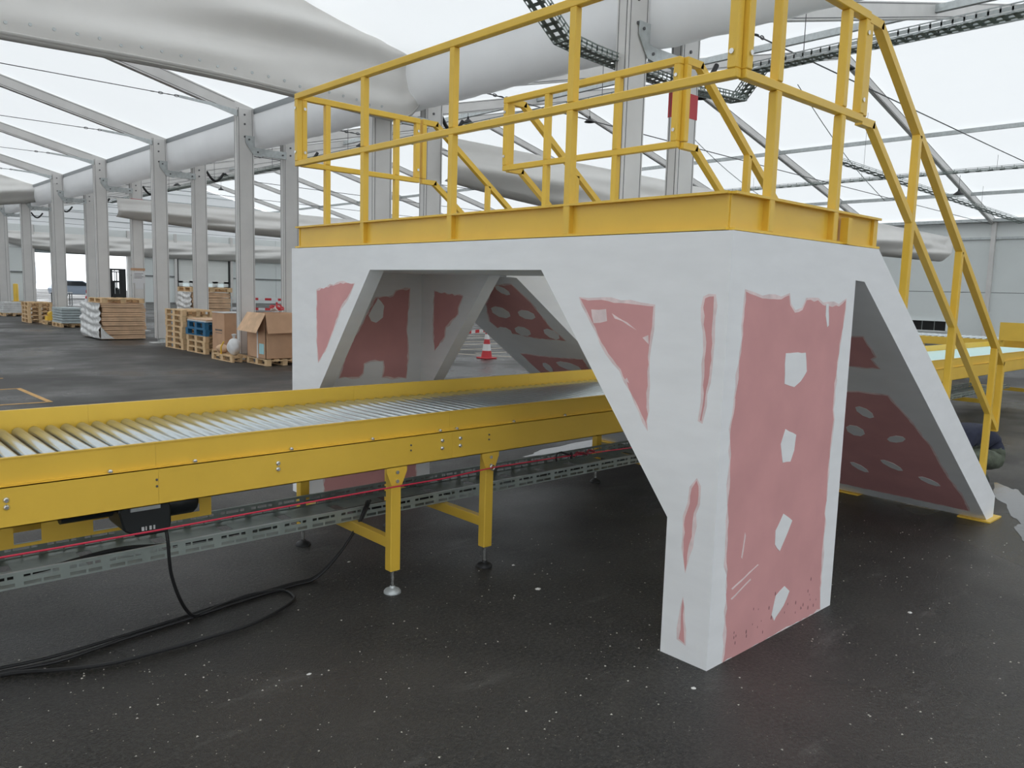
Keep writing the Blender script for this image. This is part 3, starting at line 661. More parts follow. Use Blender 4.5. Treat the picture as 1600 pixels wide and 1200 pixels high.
# legs
for lx in (-3.3, -.603, .091, 2.35, 5.2, 7.75, 10.0, 12.4):
    for ly, s in ((1.70, -1), (2.765, 1)):
        o = MB().box(lx-.033, lx+.033, ly-.03, ly+.03, .134, .74).build('leg', YEL, cv, bevel=.004)
        yy = ly+s*.030
        MB().prism([(lx-.068, .74), (lx+.068, .74), (lx+.068, .715), (lx+.034, .635), (lx-.034, .635), (lx-.068, .715)], 'y', min(yy, yy+s*.005), max(yy, yy+s*.005)).build('gusset_plate', YEL, o)
        for z in (.712, .66): MB().lathe([(.011, 0), (.011, .008)], (lx, yy+(s*.005 if s > 0 else -.013), z), 8, 'y').build('bolt', CHR, o)
        MB().lathe([(.011, .02), (.011, .15)], (lx, ly, 0), 8).build('threaded_rod', CHR, o)
        MB().lathe([(.05, 0), (.05, .008), (.042, .020), (.018, .030), (.014, .04)], (lx, ly, 0), 16).build('levelling_foot', BLK if lx != -.603 or s > 0 else GAL, o, smooth=True)
    MB().box(lx-.025, lx+.025, 1.73, 2.735, .262, .323).build('crossbar', YEL, cv, bevel=.003)
# drive unit below the frame
pl = MB()
PY0, PY1 = 2.25, 2.254
xs = [-3.9, -2.35, -2.235, -2.01, -1.885, -1.675, -1.484, -1.42]
for i in range(len(xs)-1):
    if i % 2 == 0: pl.box(xs[i], xs[i+1], PY0, PY1, .475, .74)
for i in (1, 3, 5):
    zl, zh = ((.49, .61), (.49, .60), (.505, .66))[i//2]
    pl.box(xs[i], xs[i+1], PY0, PY1, .475, zl); pl.box(xs[i], xs[i+1], PY0, PY1, zh, .74)
pl.build('drive_cover_plate', YEL, cv)
MB().box(-3.9, -1.42, 2.42, 2.424, .5, .74).build('drive_cover_plate', YEL, cv)
mo = MB().prism([(-1.985, .66), (-1.96, .56), (-1.90, .525), (-1.765, .525), (-1.745, .56), (-1.745, .66), (-1.78, .70), (-1.95, .70)], 'y', 1.92, 2.16).build('gear_motor', MOT, cv, bevel=.008)
MB().lathe([(.06, -.0), (.075, .01), (.075, .14), (.06, .16), (.02, .16)], (-1.75, 2.04, .645), 18, 'x').build('motor_barrel', MOT, mo, smooth=True)
MB().lathe([(.05, -.0), (.05, .22)], (-2.2, 2.06, .66), 14, 'x').build('gearbox_shaft', MOT, mo, smooth=True)
MB().box(-1.935, -1.80, 1.905, 1.918, .655, .72).build('rating_plate', GAL, mo)
tp = MB()
for i, wd in enumerate((.012, .006, .010, .008)): tp.box(-1.885+.018*i, -1.885+.018*i+wd, 1.9165, 1.9195, .553, .572)
tp.build('white_print', WHT, mo)
# steel spill tray edge under rollers: fixing screws
MB().box(-3.9, 13.2, 2.2, 2.26, .80, .86).build('centre_stretcher', GAL, cv)

# ---- cable tray lying on the crossbars
ct = thing('cable_tray', (0, 2.33, .325), 'slotted galvanised cable tray lying on the conveyor crossbars', 'cable tray')
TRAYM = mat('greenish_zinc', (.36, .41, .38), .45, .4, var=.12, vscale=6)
def slotted(y, z0, z1, m, name):
    s = MB(); t = .003; h = z1-z0
    a, b2, c, d = z0+h*.12, z0+h*.34, z0+h*.60, z0+h*.80
    for za, zb in ((z0, a), (b2, c), (d, z1)): s.box(-3.8, 12., y-t/2, y+t/2, za, zb)
    for za, zb, pat in ((a, b2, ((.0, .07), (.08, .15), (.19, .26), (.27, .33))), (c, d, ((.0, .028), (.036, .11), (.118, .145), (.19, .22), (.23, .29), (.30, .325)))):
        x = -3.8; per = .365
        while x < 12.:
            cur = x
            for (p, q) in pat: s.box(cur, x+p+.0, y-t/2, y+t/2, za, zb) if x+p > cur else None; cur = x+q
            s.box(cur, min(x+per, 12.), y-t/2, y+t/2, za, zb); x += per
    s.build(name, m, ct)
slotted(2.12, .325, .40, TRAYM, 'side_wall'); slotted(2.56, .325, .40, GALD, 'side_wall')  # far wall darker: shade inside the tray put into its colour
fb = MB(); x = -3.8
while x < 11.9:
    fb.box(x, x+.30, 2.12, 2.56, .3245, .3275); fb.box(x+.30, x+.365, 2.12, 2.2, .3245, .3275); fb.box(x+.30, x+.365, 2.3, 2.38, .3245, .3275); fb.box(x+.30, x+.365, 2.48, 2.56, .3245, .3275); x += .365
fb.build('tray_base', GALD, ct)
for z in (.40,): MB().box(-3.8, 12., 2.12, 2.13, z, z+.003).build('folded_lip', GAL, ct); MB().box(-3.8, 12., 2.55, 2.56, z, z+.003).build('folded_lip', GALD, ct)

# ---- pull cord
pc = thing('pull_cord', (.07, 1.64, .63), 'red emergency pull cord strung along the conveyor legs', 'cord')
MB().tube([(-3.9, 1.645, .635)] + [(-3.9+.4*i, 1.645, .632+.004*math.sin(i)) for i in range(1, 10)] + [(.085, 1.645, .648), (.7, 1.645, .64), (1.5, 1.645, .615), (2.35, 1.645, .63)], .0045, 6).build('cord', REDROPE, pc)
MB().tube([(.091+.016*math.cos(t), 1.645+.0, .648+.016*math.sin(t)) for t in [2*math.pi*i/10 for i in range(11)]], .004, 6).build('eye_bolt', CHR, pc)
MB().tube([(.091, 1.67, .648), (.091, 1.655, .648)], .005, 6).build('eye_bolt_shank', CHR, pc)
MB().tube([(.66, 1.645, .615), (.652, 1.645, .64), (.66, 1.645, .668), (.70, 1.645, .672), (.74, 1.645, .66), (.78, 1.645, .645)], .007, 6).build('spring_hook', BLK, pc)
MB().tube([(.80, 1.645, .66), (.805, 1.645, .615)], .01, 6).build('clamp', BLK, pc)
MB().tube([(.83+.04*i, 1.645+.012*math.sin(i*2), .64-.012*math.cos(i*2.2)) for i in range(6)], .009, 6).build('knot', mat('dark_red_rope', (.2, .02, .03), .6), pc)

# ---- black cables
def smooth_pts(p, n=8):
    P = [Vector(q) for q in p]; P = [P[0]*2-P[1]]+P+[P[-1]*2-P[-2]]; out = []
    for i in range(1, len(P)-2):
        for j in range(n):
            t = j/n; a, b2, c, d = P[i-1:i+3]
            out.append(.5*((2*b2)+(c-a)*t+(2*a-5*b2+4*c-d)*t*t+(3*b2-a-3*c+d)*t**3))
    out.append(P[-2]); return out
def cable(pts, r, label, loc):
    o = MB().tube(smooth_pts(pts), r, 8).build('power_cable', BLK, loc=loc, smooth=True); return tag(o, label, 'cable')
zc = .010
cable([(-1.76, 1.97, .55), (-1.755, 1.95, .47), (-1.74, 1.96, .30), (-1.69, 1.98, .14), (-1.62, 2.02, .03), (-1.54, 2.06, zc), (-1.40, 2.11, zc), (-1.25, 2.14, zc), (-1.10, 2.10, zc), (-1.07, 2.00, zc), (-1.13, 1.90, zc), (-1.386, 1.777, zc), (-1.62, 1.755, zc), (-1.869, 1.752, zc), (-2.10, 1.77, zc), (-2.28, 1.85, zc), (-2.431, 1.935, zc), (-2.7, 1.98, zc), (-3.4, 2.1, zc)], .0085, 'black cable hanging from the conveyor motor and looping across the floor', (-1.6, 2, 0))
cable([(-3.4, 2.05, zc), (-2.6, 1.99, zc), (-2.38, 1.955, zc), (-2.232, 1.935, zc), (-1.941, 1.992, zc), (-1.62, 2.035, zc), (-1.40, 2.075, zc), (-1.20, 2.10, zc), (-1.00, 2.12, zc), (-.86, 2.12, .02), (-.72, 2.10, .14), (-.60, 2.085, .30), (-.545, 2.09, .40), (-.48, 2.16, .415), (-.40, 2.2, .35), (.2, 2.25, .34)], .0085, 'black cable climbing from the floor into the slotted tray', (-1, 2.1, 0))
cable([(-3.4, 2.12, zc), (-2.7, 2.06, zc), (-2.3, 2.0, zc), (-1.95, 2.03, zc), (-1.64, 2.07, zc), (-1.35, 2.12, zc), (-1.02, 2.15, zc), (-.84, 2.15, .02), (-.69, 2.115, .16), (-.575, 2.09, .32), (-.52, 2.095, .405), (-.45, 2.18, .41), (-.36, 2.26, .35), (.2, 2.3, .34)], .0075, 'thinner black cable beside it climbing into the slotted tray', (-1, 2.1, 0))
cable([(-3.6, 2.2, .34), (-2.4, 2.24, .342), (-1.9, 2.3, .36), (-1.5, 2.26, .342), (-.2, 2.3, .34), (1.5, 2.25, .342), (3, 2.3, .34)], .012, 'black cable lying inside the slotted tray', (-1, 2.25, .33))

# ---- floor markings
def strip(p, q, wid, m, label):
    a, b2 = Vector((*p, 0)), Vector((*q, 0)); d = (b2-a).normalized(); n = Vector((-d.y, d.x, 0))*wid/2
    vs = [a+n, a-n, b2-n, b2+n]
    mb = MB(); mb.add([(*v.xy, .004) for v in vs]+[(*v.xy, .0) for v in vs], [(0, 1, 2, 3), (0, 4, 5, 1), (1, 5, 6, 2), (2, 6, 7, 3), (3, 7, 4, 0)])
    return tag(mb.build('floor_line', m, loc=a), label, 'floor line', 'painted floor lines')
strip((-5, 10.56), (-.44, 10.47), .05, LINEY, 'thin orange floor line at far left nearest the conveyor')
strip((-.44, 10.45), (-.50, 12.22), .07, LINEY, 'orange floor line slanting back at far left')
strip((-5, 12.05), (-.50, 12.20), .05, LINEY, 'thin orange floor line at far left behind the slanting one')
strip((-5, 13.7), (-.44, 13.75), .06, LINEY, 'orange floor line end at the left picture edge')
for i, (y, xa, xb) in enumerate(((14.5, 10.7, 14), (15.7, 9.5, 15), (17.2, 10, 17), (18.3, 11, 18), (19.75, 11, 19), (20.8, 11, 20), (22.2, 11, 21), (23.6, 11, 22))):
    strip((xa, y), (xb, y-.12), .09, LINEW, f'pale floor line seen through the bridge opening, {ORD[i]} counting back from the traffic cone')
strip((9.9, 15.0), (11.3, 12.4), .09, LINEW, 'pale floor line passing slantwise behind the traffic cone')

# ---- traffic cones
def cone(loc, label, s=1.):
    t = thing('traffic_cone', loc, label, 'traffic cone', 'traffic cones'); x, y, z = loc
    MB().box(x-.19*s, x+.19*s, y-.19*s, y+.19*s, 0, .035*s).build('base', RED, t, bevel=.01)
    H_ = .74*s
    def r(h): return (.145-.115*h/H_*1.0)*s
    cuts = [(.035*s, .2*s, RED), (.2*s, .37*s, WHT), (.37*s, .49*s, RED), (.49*s, .62*s, WHT), (.62*s, .70*s, RED)]
    for a, b2, m in cuts: MB().lathe([(r(a), a), (r(b2), b2)], (x, y, 0), 18).build('band', m, t, smooth=True)
    MB().lathe([(.05*s, .70*s), (.055*s, .73*s), (.05*s, .76*s), (.02*s, .775*s)], (x, y, 0), 14).build('knob', RED, t, smooth=True)
cone((9.93, 13.15, 0), 'red and white traffic cone seen through the bridge opening')
cone((15.6, 36.5, 0), 'red and white traffic cone far behind the cardboard boxes')
cone((10.6, 52, 0), 'red traffic cone far back by the open doorway', 1.3)
# barrier tape
def tape(p, q, label, n=16, wid=.08, sag=.06):
    t = thing('barrier_tape', p, label, 'barrier tape'); a, b2 = Vector(p), Vector(q)
    for i in range(n):
        m = MB(); u0, u1 = i/n, (i+1)/n
        c = [a.lerp(b2, u)-Vector((0, 0, sag*4*u*(1-u))) for u in (u0, u1)]
        m.add([c[0]+Vector((0, 0, wid/2)), c[0]-Vector((0, 0, wid/2)), c[1]-Vector((0, 0, wid/2)), c[1]+Vector((0, 0, wid/2))], [(0, 1, 2, 3)])
        m.build('stripe', RED if i % 2 else WHT, t)
tape((7.2, 13.3, .70), (9.93, 13.15, .72), 'red and white barrier tape tied to the cone, left of it', 22)
tape((9.93, 13.15, .72), (14, 12.6, .66), 'red and white barrier tape tied to the cone, right of it', 26)
tape((13.2, 36.5, .95), (27, 33, .95), 'upper red and white barrier tape far behind the boxes', 44, .12)
tape((13.2, 36.5, .45), (27, 33, .45), 'lower red and white barrier tape far behind the boxes', 44, .12)

for x, y, lab in ((13.2, 36.5, 'grey barrier post far behind the boxes holding the tapes, left one'), (27, 33, 'grey barrier post far back holding the tapes, right one')):
    t = thing('barrier_post', (x, y, 0), lab, 'post'); MB().lathe([(.03, .02), (.03, 1.02), (.02, 1.05)], (x, y, 0), 10).build('pole', GAL, t); MB().lathe([(.18, 0), (.16, .02), (.05, .04)], (x, y, 0), 14).build('foot', BLK, t)
# ---- puddles
WET = mat('puddle_water', (.03, .03, .03), .10, bump=.10, bscale=14)
def puddle(c, ra, rb, rot, seed, label):
    rr = random.Random(seed); ph = [rr.uniform(0, 6.3) for _ in range(5)]; pts = []
    for i in range(48):
        a = 2*math.pi*i/48; k = 1+.18*math.sin(2*a+ph[0])+.13*math.sin(3*a+ph[1])+.09*math.sin(7*a+ph[2])+.05*math.sin(13*a+ph[3])
        u, v_ = ra*k*math.cos(a), rb*k*math.sin(a)
        pts.append((c[0]+u*math.cos(rot)-v_*math.sin(rot), c[1]+u*math.sin(rot)+v_*math.cos(rot)))
    m = MB(); m.add([(c[0], c[1], .002)]+[(p[0], p[1], .0015) for p in pts]+[(p[0], p[1], 0) for p in pts], [(0, 1+i, 1+(i+1) % 48) for i in range(48)]+[(1+i, 49+i, 49+(i+1) % 48, 1+(i+1) % 48) for i in range(48)])
    tag(m.build('puddle', WET, loc=(c[0], c[1], 0), smooth=True), label, 'puddle', 'shallow puddles')
puddle((4.80, .0), .72, .15, .37, 1, 'shallow bright puddle beside the stair foot at the right edge')
puddle((3.75, -.36), .34, .07, .35, 2, 'narrow wet streak on the asphalt in front of the stair foot')
puddle((3.5, 3.98), .85, .16, .05, 5, 'shallow puddle seen under the conveyor through the bridge')
# ---- loose chips on the asphalt
rnd = random.Random(3); ch = MB()
for i in range(1600):
    x = rnd.uniform(-2.9, 3.6); y = rnd.uniform(-1.6, 2.2)
    s = rnd.choice((.002, .003, .003, .004, .006)); a = rnd.uniform(0, 6.28)
    ch.add([(x+s*math.cos(a+k*2.09)*rnd.uniform(.7, 1.3), y+s*math.sin(a+k*2.09)*rnd.uniform(.7, 1.3), .0005) for k in range(3)]+[(x, y, s*.8)], [(0, 1, 3), (1, 2, 3), (2, 0, 3)])
tag(ch.build('loose_grit', CHIP), 'pale grit and plaster crumbs scattered on the asphalt', 'grit', kind='stuff')
BC = [(-.18, -.06, .012, 'pale chip of plaster lying left of the white bridge leg'), (.093, 1.217, .016, 'white crumb on the floor just right of the conveyor leg'), (.84, .096, .02, 'white smear of plaster on the floor beside the pink end face'), (-.536, 2.29, .012, 'white crumb on the floor between the conveyor legs'), (-1.43, 1.131, .01, 'small white crumb in front of the cable loop'), (.25, 1.6, .012, 'white crumb on the floor under the conveyor near the second leg'), (1.5, -.35, .014, 'white crumb on the asphalt in front of the stair foot')]
for x, y, s, lab in BC:
    m = MB(); n = 7
    m.add([(x+s*math.cos(6.28*k/n)*rnd.uniform(.7, 1.6), y+s*math.sin(6.28*k/n)*rnd.uniform(.6, 1.2), .0) for k in range(n)]+[(x, y, s*.5)], [(k, (k+1) % n, n) for k in range(n)])
    tag(m.build('plaster_chip', mat('white_plaster', (.7, .69, .66), .8), loc=(x, y, 0)), lab, 'plaster chip', 'plaster chips')
# ================================================================== GOODS ALONG THE COLUMNS
PW, PD, PH = 1.2, .8, .144
def pallet_proto(m):
    t = thing('pallet', (0, 0, 0), 'x', 'pallet')
    for i in range(5): MB().box(-.4+i*.175, -.4+i*.175+.1, -.6, .6, .122, .144).build('top_board', m, t)
    for y in (-.6, -.0725, .455): MB().box(-.4, .4, y, y+.145, .1, .122).build('cross_board', m, t)
    for x in (-.4, -.05, .3):
        for y in (-.6, -.0725, .455): MB().box(x, x+.1, y, y+.145, .022, .1).build('block', m, t)
    for x in (-.4, -.05, .3): MB().box(x, x+.1, -.6, .6, 0, .022).build('bottom_board', m, t)
    return t
PROT = {}
def pallet(x, y, z, label, rz=0., m=WOOD, sc=(1, 1, 1), group=None):
    if m.name not in PROT: PROT[m.name] = o = pallet_proto(m)
    else: o = copy_tree(PROT[m.name])
    o.location = (x, y, z); o.rotation_euler.z = rz; o.scale = sc; o['label'] = label
    if group: o['group'] = group
    elif 'group' in o.keys(): del o['group']
    return o
rnd = random.Random(11)
def layered(name, x0, x1, y0, y1, z0, z1, n, m, label, cat, film=False, jit=.03):
    t = thing(name, ((x0+x1)/2, (y0+y1)/2, z0), label, cat)
    h = (z1-z0)/n
    for i in range(n):
        j = [rnd.uniform(-jit, jit) for _ in range(4)]
        za, zb = z0+i*h+.004, z0+(i+1)*h-.006
        mb = MB(); nn = 10
        def top(u, v): return (x0+j[0]+(x1-x0+j[1]-j[0])*u, y0+j[2]+(y1-y0+j[3]-j[2])*v)
        for q in range(2):
            zz0 = za+(zb-za)*q/2; zz1 = za+(zb-za)*(q+1)/2-.006
            e = rnd.uniform(-.015, .015)
            mb.box(x0+j[0]+e, x1+j[1]+e, y0+j[2], y1+j[3]-e, zz0, zz1)
        mb.build('bundle', m, t)
    if film:
        def fn(u, v):
            y = y0-.04+(y1-y0+.08)*u; z = z0+.02+(z1-z0-.02)*v
            return (x0-.05-.016*math.sin(v*31+2*math.sin(u*5))-.012*math.sin(u*23+v*9)-.008*math.sin(u*41-v*37)-.05*(1-v)*abs(math.sin(v*9)), y, z)
        MB().grid(fn, 24, 40).build('plastic_film', FILM, t, smooth=True)
        def fn2(u, v):
            x = x0-.05+.35*u*(1-.5*v); z = z0+.02+.35*v*(1-u*.6)
            return (x, y0-.05-.01*math.sin(u*15+v*9), z)
        MB().grid(fn2, 10, 8).build('plastic_film', FILM, t, smooth=True)
    return t
layered('cardboard_stack', 3.45, 4.62, 22.35, 24.25, .02, 1.05, 8, CARDL, 'wide stack of flattened cardboard half wrapped in white film on the floor', 'cardboard', True)
pallet(4.03, 23.0, 1.05, 'wooden pallet lying on top of the film-wrapped cardboard stack', .03, sc=(1.45, 1.0, .95))
for i in range(7):
    pallet(4.62, 18.9, i*PH, f'wooden pallet in the tall stack beside the blue pallets, {ORD[i]} from the floor', rnd.uniform(-.02, .02), group='pallets in the tall stack')
for i in range(3):
    pallet(4.63, 17.45, i*PH, f'wooden pallet under the blue pallets, {ORD[i]} from the floor', rnd.uniform(-.02, .02), group='pallets under the blue ones')
pallet(4.62, 17.45, 3*PH, 'lower blue pallet on the short pallet stack', .02, BLUE, (1, 1, 1.15), 'blue pallets'); pallet(4.64, 17.45, 3*PH+.166, 'upper blue pallet on the short pallet stack', -.03, BLUE, (1, 1, 1.15), 'blue pallets')
for i, (dx, z) in enumerate(((0, .768), (.02, .80))):
    tag(MB().box(4.25+dx, 5.05, 16.85, 18.05, z, z+.028).build('board', (FILM, CARDL)[i], loc=(4.6, 17.4, z)), ('pale sheet lying on the blue pallets', 'brown board lying on the pale sheet above the blue pallets')[i], 'board')
# tall carton on a pallet
pallet(4.62, 16.35, 0, 'wooden pallet under the tall closed carton', 0, sc=(.72, .60, .95))
t = thing('carton', (4.62, 16.35, .137), 'tall closed cardboard carton with two printed lines on a pallet', 'carton')
MB().box(4.345, 4.90, 16.0, 16.70, .138, 1.02).build('body', CARD, t, bevel=.006)
MB().box(4.335, 4.91, 15.99, 16.71, 1.02, 1.035).build('lid_edge', FILM, t)
p = MB()
for i in range(9): p.box(4.340, 4.3445, 16.12+.045*i+.008*(i == 5), 16.155+.045*i, .60, .635)
p.box(4.340, 4.3445, 16.13, 16.50, .545, .557); p.build('printed_lines', INK, t)
# small pallet with sack and white bag
pallet(4.18, 15.28, 0, 'low wooden pallet holding a white bag and brown sack', 0, sc=(.5, .95, .95))
def blob(name, c, r, m, label, cat, seed=1, sq=1.):
    rr = random.Random(seed); ph = [rr.uniform(0, 6) for _ in range(4)]
    def fn(u, v):
        th = 2*math.pi*u; f = math.pi*v
        k = 1+.10*math.sin(3*th+ph[0])*math.sin(2*f)+.07*math.sin(5*th+ph[1]+3*f)
        return (c[0]+r[0]*k*math.sin(f)*math.cos(th), c[1]+r[1]*k*math.sin(f)*math.sin(th), c[2]+r[2]*(1-math.cos(f))*(1 if v < .8 else 1))
    return tag(MB().grid(fn, 22, 14).build(name, m, loc=c, smooth=True), label, cat)
wb = blob('plastic_bag', (4.14, 14.98, .137), (.14, .19, .19), WHT, 'knotted white plastic bag on the low pallet by the column', 'bag', 3)
MB().lathe([(.04, .47), (.018, .51), (.03, .54), (.055, .60), (.02, .61)], (4.14, 14.98, 0), 9).build('knotted_neck', WHT, wb, smooth=True)
blob('sack', (4.14, 15.62, .137), (.13, .2, .10), CARDL, 'small brown sack on the low pallet beside the tall carton', 'sack', 8)
tag(MB().tube([(4.02, 15.40, .14), (4.0, 15.36, .3), (4.05, 15.32, .42)], .018, 6).build('strap', YEL, loc=(4.02, 15.4, .14)), 'yellow strap standing beside the white bag', 'strap')
# open carton on a pallet
pallet(4.72, 14.2, 0, 'wooden pallet under the open cardboard carton', 0, sc=(1.05, .82, .95))
t = thing('carton', (4.7, 14.2, .137), 'large open cardboard carton with flaps folded outwards on a pallet', 'carton')
X0, X1, Y0, Y1, ZB, ZT2 = 4.30, 5.08, 13.76, 14.66, .138, 1.10
b = MB(); b.box(X0, X0+.012, Y0, Y1, ZB, ZT2); b.box(X1-.012, X1, Y0, Y1, ZB, ZT2); b.box(X0, X1, Y0, Y0+.012, ZB, ZT2); b.box(X0, X1, Y1-.012, Y1, ZB, ZT2); b.box(X0, X1, Y0, Y1, ZB, ZB+.012)
b.build('body', CARD, t)
MB().add([(X0, Y0, ZT2), (X0, Y1, ZT2), (X0-.22, Y1+.04, .72), (X0-.22, Y0-.02, .70), (X0+.012, Y0, ZT2+.01), (X0+.012, Y1, ZT2+.01), (X0-.21, Y1+.04, .735), (X0-.21, Y0-.02, .715)], [(0, 1, 2, 3), (4, 7, 6, 5), (0, 4, 5, 1), (1, 5, 6, 2), (2, 6, 7, 3), (3, 7, 4, 0)]).build('flap', CARDL, t)
MB().add([(X0, Y0, ZT2), (X1, Y0, ZT2), (X1, Y0-.12, .70), (X0, Y0-.12, .69), (X0, Y0+.012, ZT2+.01), (X1, Y0+.012, ZT2+.01), (X1, Y0-.108, .71), (X0, Y0-.108, .70)], [(0, 1, 2, 3), (4, 7, 6, 5), (0, 4, 5, 1), (1, 5, 6, 2), (2, 6, 7, 3), (3, 7, 4, 0)]).build('flap', CARD, t)
MB().box(X0-.006, X0-.001, 13.83, 14.06, .24, .46).build('pale_blue_label', CYANP, t)
MB().box(X0-.005, X0-.001, 14.12, 14.17, .14, .72).build('tape_strip', FILM, t)
layered('parcel_stack', 5.12, 5.5, 13.3, 13.7, .0, .60, 4, CARD, 'brown wrapped parcels stacked beside the open carton at the bridge corner', 'parcels', jit=.03)
# bundle of warning tape on a carton behind
t = thing('carton', (5.25, 15.0, 0), 'closed cardboard carton standing behind the open carton', 'carton')
MB().box(4.98, 5.5, 14.75, 15.3, 0, 1.08).build('body', CARD, t, bevel=.006)
MB().box(5.2, 5.26, 14.74, 15.31, 1.08, 1.083).build('tape_strip', FILM, t)
t = thing('tape_bundle', (5.18, 15.05, 1.083), 'crumpled bundle of red and white warning tape on a carton', 'warning tape')
for i in range(7):
    c = (5.18+rnd.uniform(-.09, .09), 15.05+rnd.uniform(-.08, .08), 1.16+rnd.uniform(-.03, .06)); r = rnd.uniform(.05, .085); a0 = rnd.uniform(0, 3)
    MB().tube([(c[0]+r*math.cos(a), c[1]+r*math.sin(a)*math.cos(a0), c[2]+r*.8*math.sin(a)*math.sin(a0)) for a in [2*math.pi*q/12 for q in range(13)]], .022, 6).build('tape_loop', RED if i % 3 else WHT, t, smooth=True)
# taller stack further back
for i in range(4): pallet(6.75, 23.3, i*PH, f'wooden pallet beneath the brown bundles behind the columns, {ORD[i]} from the floor', rnd.uniform(-.02, .02), sc=(1.6, 1, 1), group='pallets beneath the far bundles')
layered('cardboard_stack', 6.15, 7.35, 22.75, 23.85, 4*PH, 1.40, 5, CARDL, 'stack of brown cardboard bundles behind the second and third columns', 'cardboard', True)
pallet(6.75, 23.3, 1.41, 'wooden pallet crowning the far stack of brown bundles', 0, sc=(1.6, 1, 1))
# left end of the row
pallet(4.3, 29.6, 0, 'wooden pallet under the grey metal sheets')
t = thing('sheet_stack', (4.3, 29.6, PH), 'stack of grey metal sheets on a pallet left of the film-wrapped stack', 'metal sheets')
for i in range(6): MB().box(3.93+.01*(i % 2), 4.68, 28.9, 30.3, PH+.09*i, PH+.09*i+.075).build('sheet', GREY, t)
for i in range(5): pallet(3.95, 32.75, i*PH*1.08, f'wooden pallet in the short stack left of the grey sheets, {ORD[i]} from the floor', rnd.uniform(-.02, .02), sc=(1, 1, 1.08), group='pallets in the left stack')
t = thing('yellow_fitting', (4.2, 31.7, 0), 'yellow machine fittings lying on a pallet in front of the left stack', 'fitting')
pallet(4.15, 31.3, 0, 'single wooden pallet in front of the left pallet stack', sc=(.7, .5, 1))
MB().box(3.95, 4.4, 31.1, 31.5, .145, .30).build('frame', YEL, t); MB().lathe([(.09, 0), (.09, .3)], (4.1, 31.1, .38), 12, 'y').build('drum', YEL, t)
pallet(4.15, 38.6, 0, 'wooden pallet under the white sheets at the left edge')
t = thing('sheet_stack', (4.15, 38.6, PH), 'pile of white sheets on a pallet at the left edge', 'sheets')
for i in range(5): MB().box(3.72+.02*i, 4.58-.02*(i % 3), 38.0, 39.2, PH+.092*i, PH+.092*i+.085).build('sheet', FILM, t)
# bollards
for x, lab in ((8.6, 'yellow bollard at far left before the end wall'), (24.95, 'yellow bollard beside the dock door')):
    t = thing('bollard', (x, 61.8, 0), lab, 'bollard', 'yellow bollards')
    MB().lathe([(.16, 0), (.16, 1.14), (.14, 1.2), (.05, 1.22)], (x, 61.8, 0), 14).build('post', YEL, t, smooth=True); MB().lathe([(.25, 0), (.25, .02)], (x, 61.8, 0), 14).build('base_plate', YEL, t)
# forklift
t = thing('forklift', (13.3, 55.5, 0), 'black forklift with raised mast parked far back by the open doorway', 'forklift')
for x, hw in ((12.86, .08), (13.58, .2)): MB().box(x-hw, x+hw, 55.0, 55.18, .05, 2.42).build('mast_rail', BLK, t)
for z in (.6, 1.5, 2.3): MB().box(12.85, 13.65, 55.04, 55.14, z, z+.12).build('mast_crossbar', BLK, t)
for x in (13.1, 13.4): MB().tube([(x, 55.1, .3), (x, 55.1, 2.3)], .03, 8).build('lift_cylinder', GAL, t)
MB().box(12.9, 13.6, 54.93, 55.0, .25, .75).build('carriage', BLK, t)
for x in (13.0, 13.5): MB().box(x-.06, x+.06, 53.9, 54.95, .06, .11).build('fork', BLK, t)
MB().prism([(55.2, .25), (57.0, .25), (57.1, .9), (56.6, 1.15), (56.0, 1.0), (55.9, .6), (55.2, .6)], 'x', 12.8, 13.7).build('body', MOT, t)
MB().box(13.0, 13.5, 55.95, 56.35, .95, 1.1).build('seat', BLK, t); MB().box(13.0, 13.5, 56.3, 56.4, 1.05, 1.5).build('seat_back', BLK, t)
for x in (12.85, 13.65):
    for y in (55.3, 56.6): MB().bar((x, y, .6), (x, y+.0, 2.2), .06, .06, (1, 0, 0)).build('guard_post', BLK, t)
    for y in (55.45, 56.7): MB().lathe([(.10, -.1), (.27, -.1), (.28, 0), (.27, .1), (.10, .1)], (x, y, .28), 16, 'x').build('wheel', BLK, t, smooth=True)
MB().box(12.8, 13.7, 55.25, 56.7, 2.18, 2.24).build('overhead_guard', BLK, t)
# outside the doorway: car and truck
t = thing('car', (15.2, 72, 0), 'pale car parked outside the open doorway', 'car')
MB().prism([(13.0, .35), (17.0, .35), (17.1, .75), (16.9, 1.0), (15.9, 1.08), (15.2, 1.5), (13.7, 1.5), (13.1, 1.05), (12.9, .8)], 'y', 71.2, 72.9).build('body', CARW, t, bevel=.04)
MB().prism([(15.75, 1.08), (15.15, 1.44), (13.8, 1.44), (13.3, 1.08)], 'y', 71.18, 72.92).build('side_glass', GLASS, t)
for x in (13.7, 16.2):
    for y in (71.22, 72.88):
        wv = MB().lathe([(.15, -.1), (.31, -.1), (.33, 0), (.31, .1), (.15, .1)], (x, y, .33), 18, 'y').build('wheel', BLK, t, smooth=True)
        MB().lathe([(.19, -.11), (.19, .11)], (x, y, .33), 14, 'y').build('hub_cap', GAL, wv)
t = thing('truck_trailer', (8, 92, 0), 'pale blue truck trailer standing outside beyond the doorway', 'trailer')
MB().box(4.5, 16.0, 92, 94.4, 1.0, 3.2).build('box_body', TRUCKB, t, bevel=.03)
MB().box(5, 15.5, 92.4, 94, .75, 1.0).build('chassis', BLK, t)
for x in (12.0, 13.2, 14.4):
    MB().lathe([(.2, -.15), (.48, -.15), (.5, 0), (.48, .15), (.2, .15)], (x, 92.15, .5), 18, 'y').build('wheel', BLK, t, smooth=True)
for x in (6.0,): MB().box(x-.06, x+.06, 92.6, 92.7, 0, .8).build('landing_leg', BLK, t)
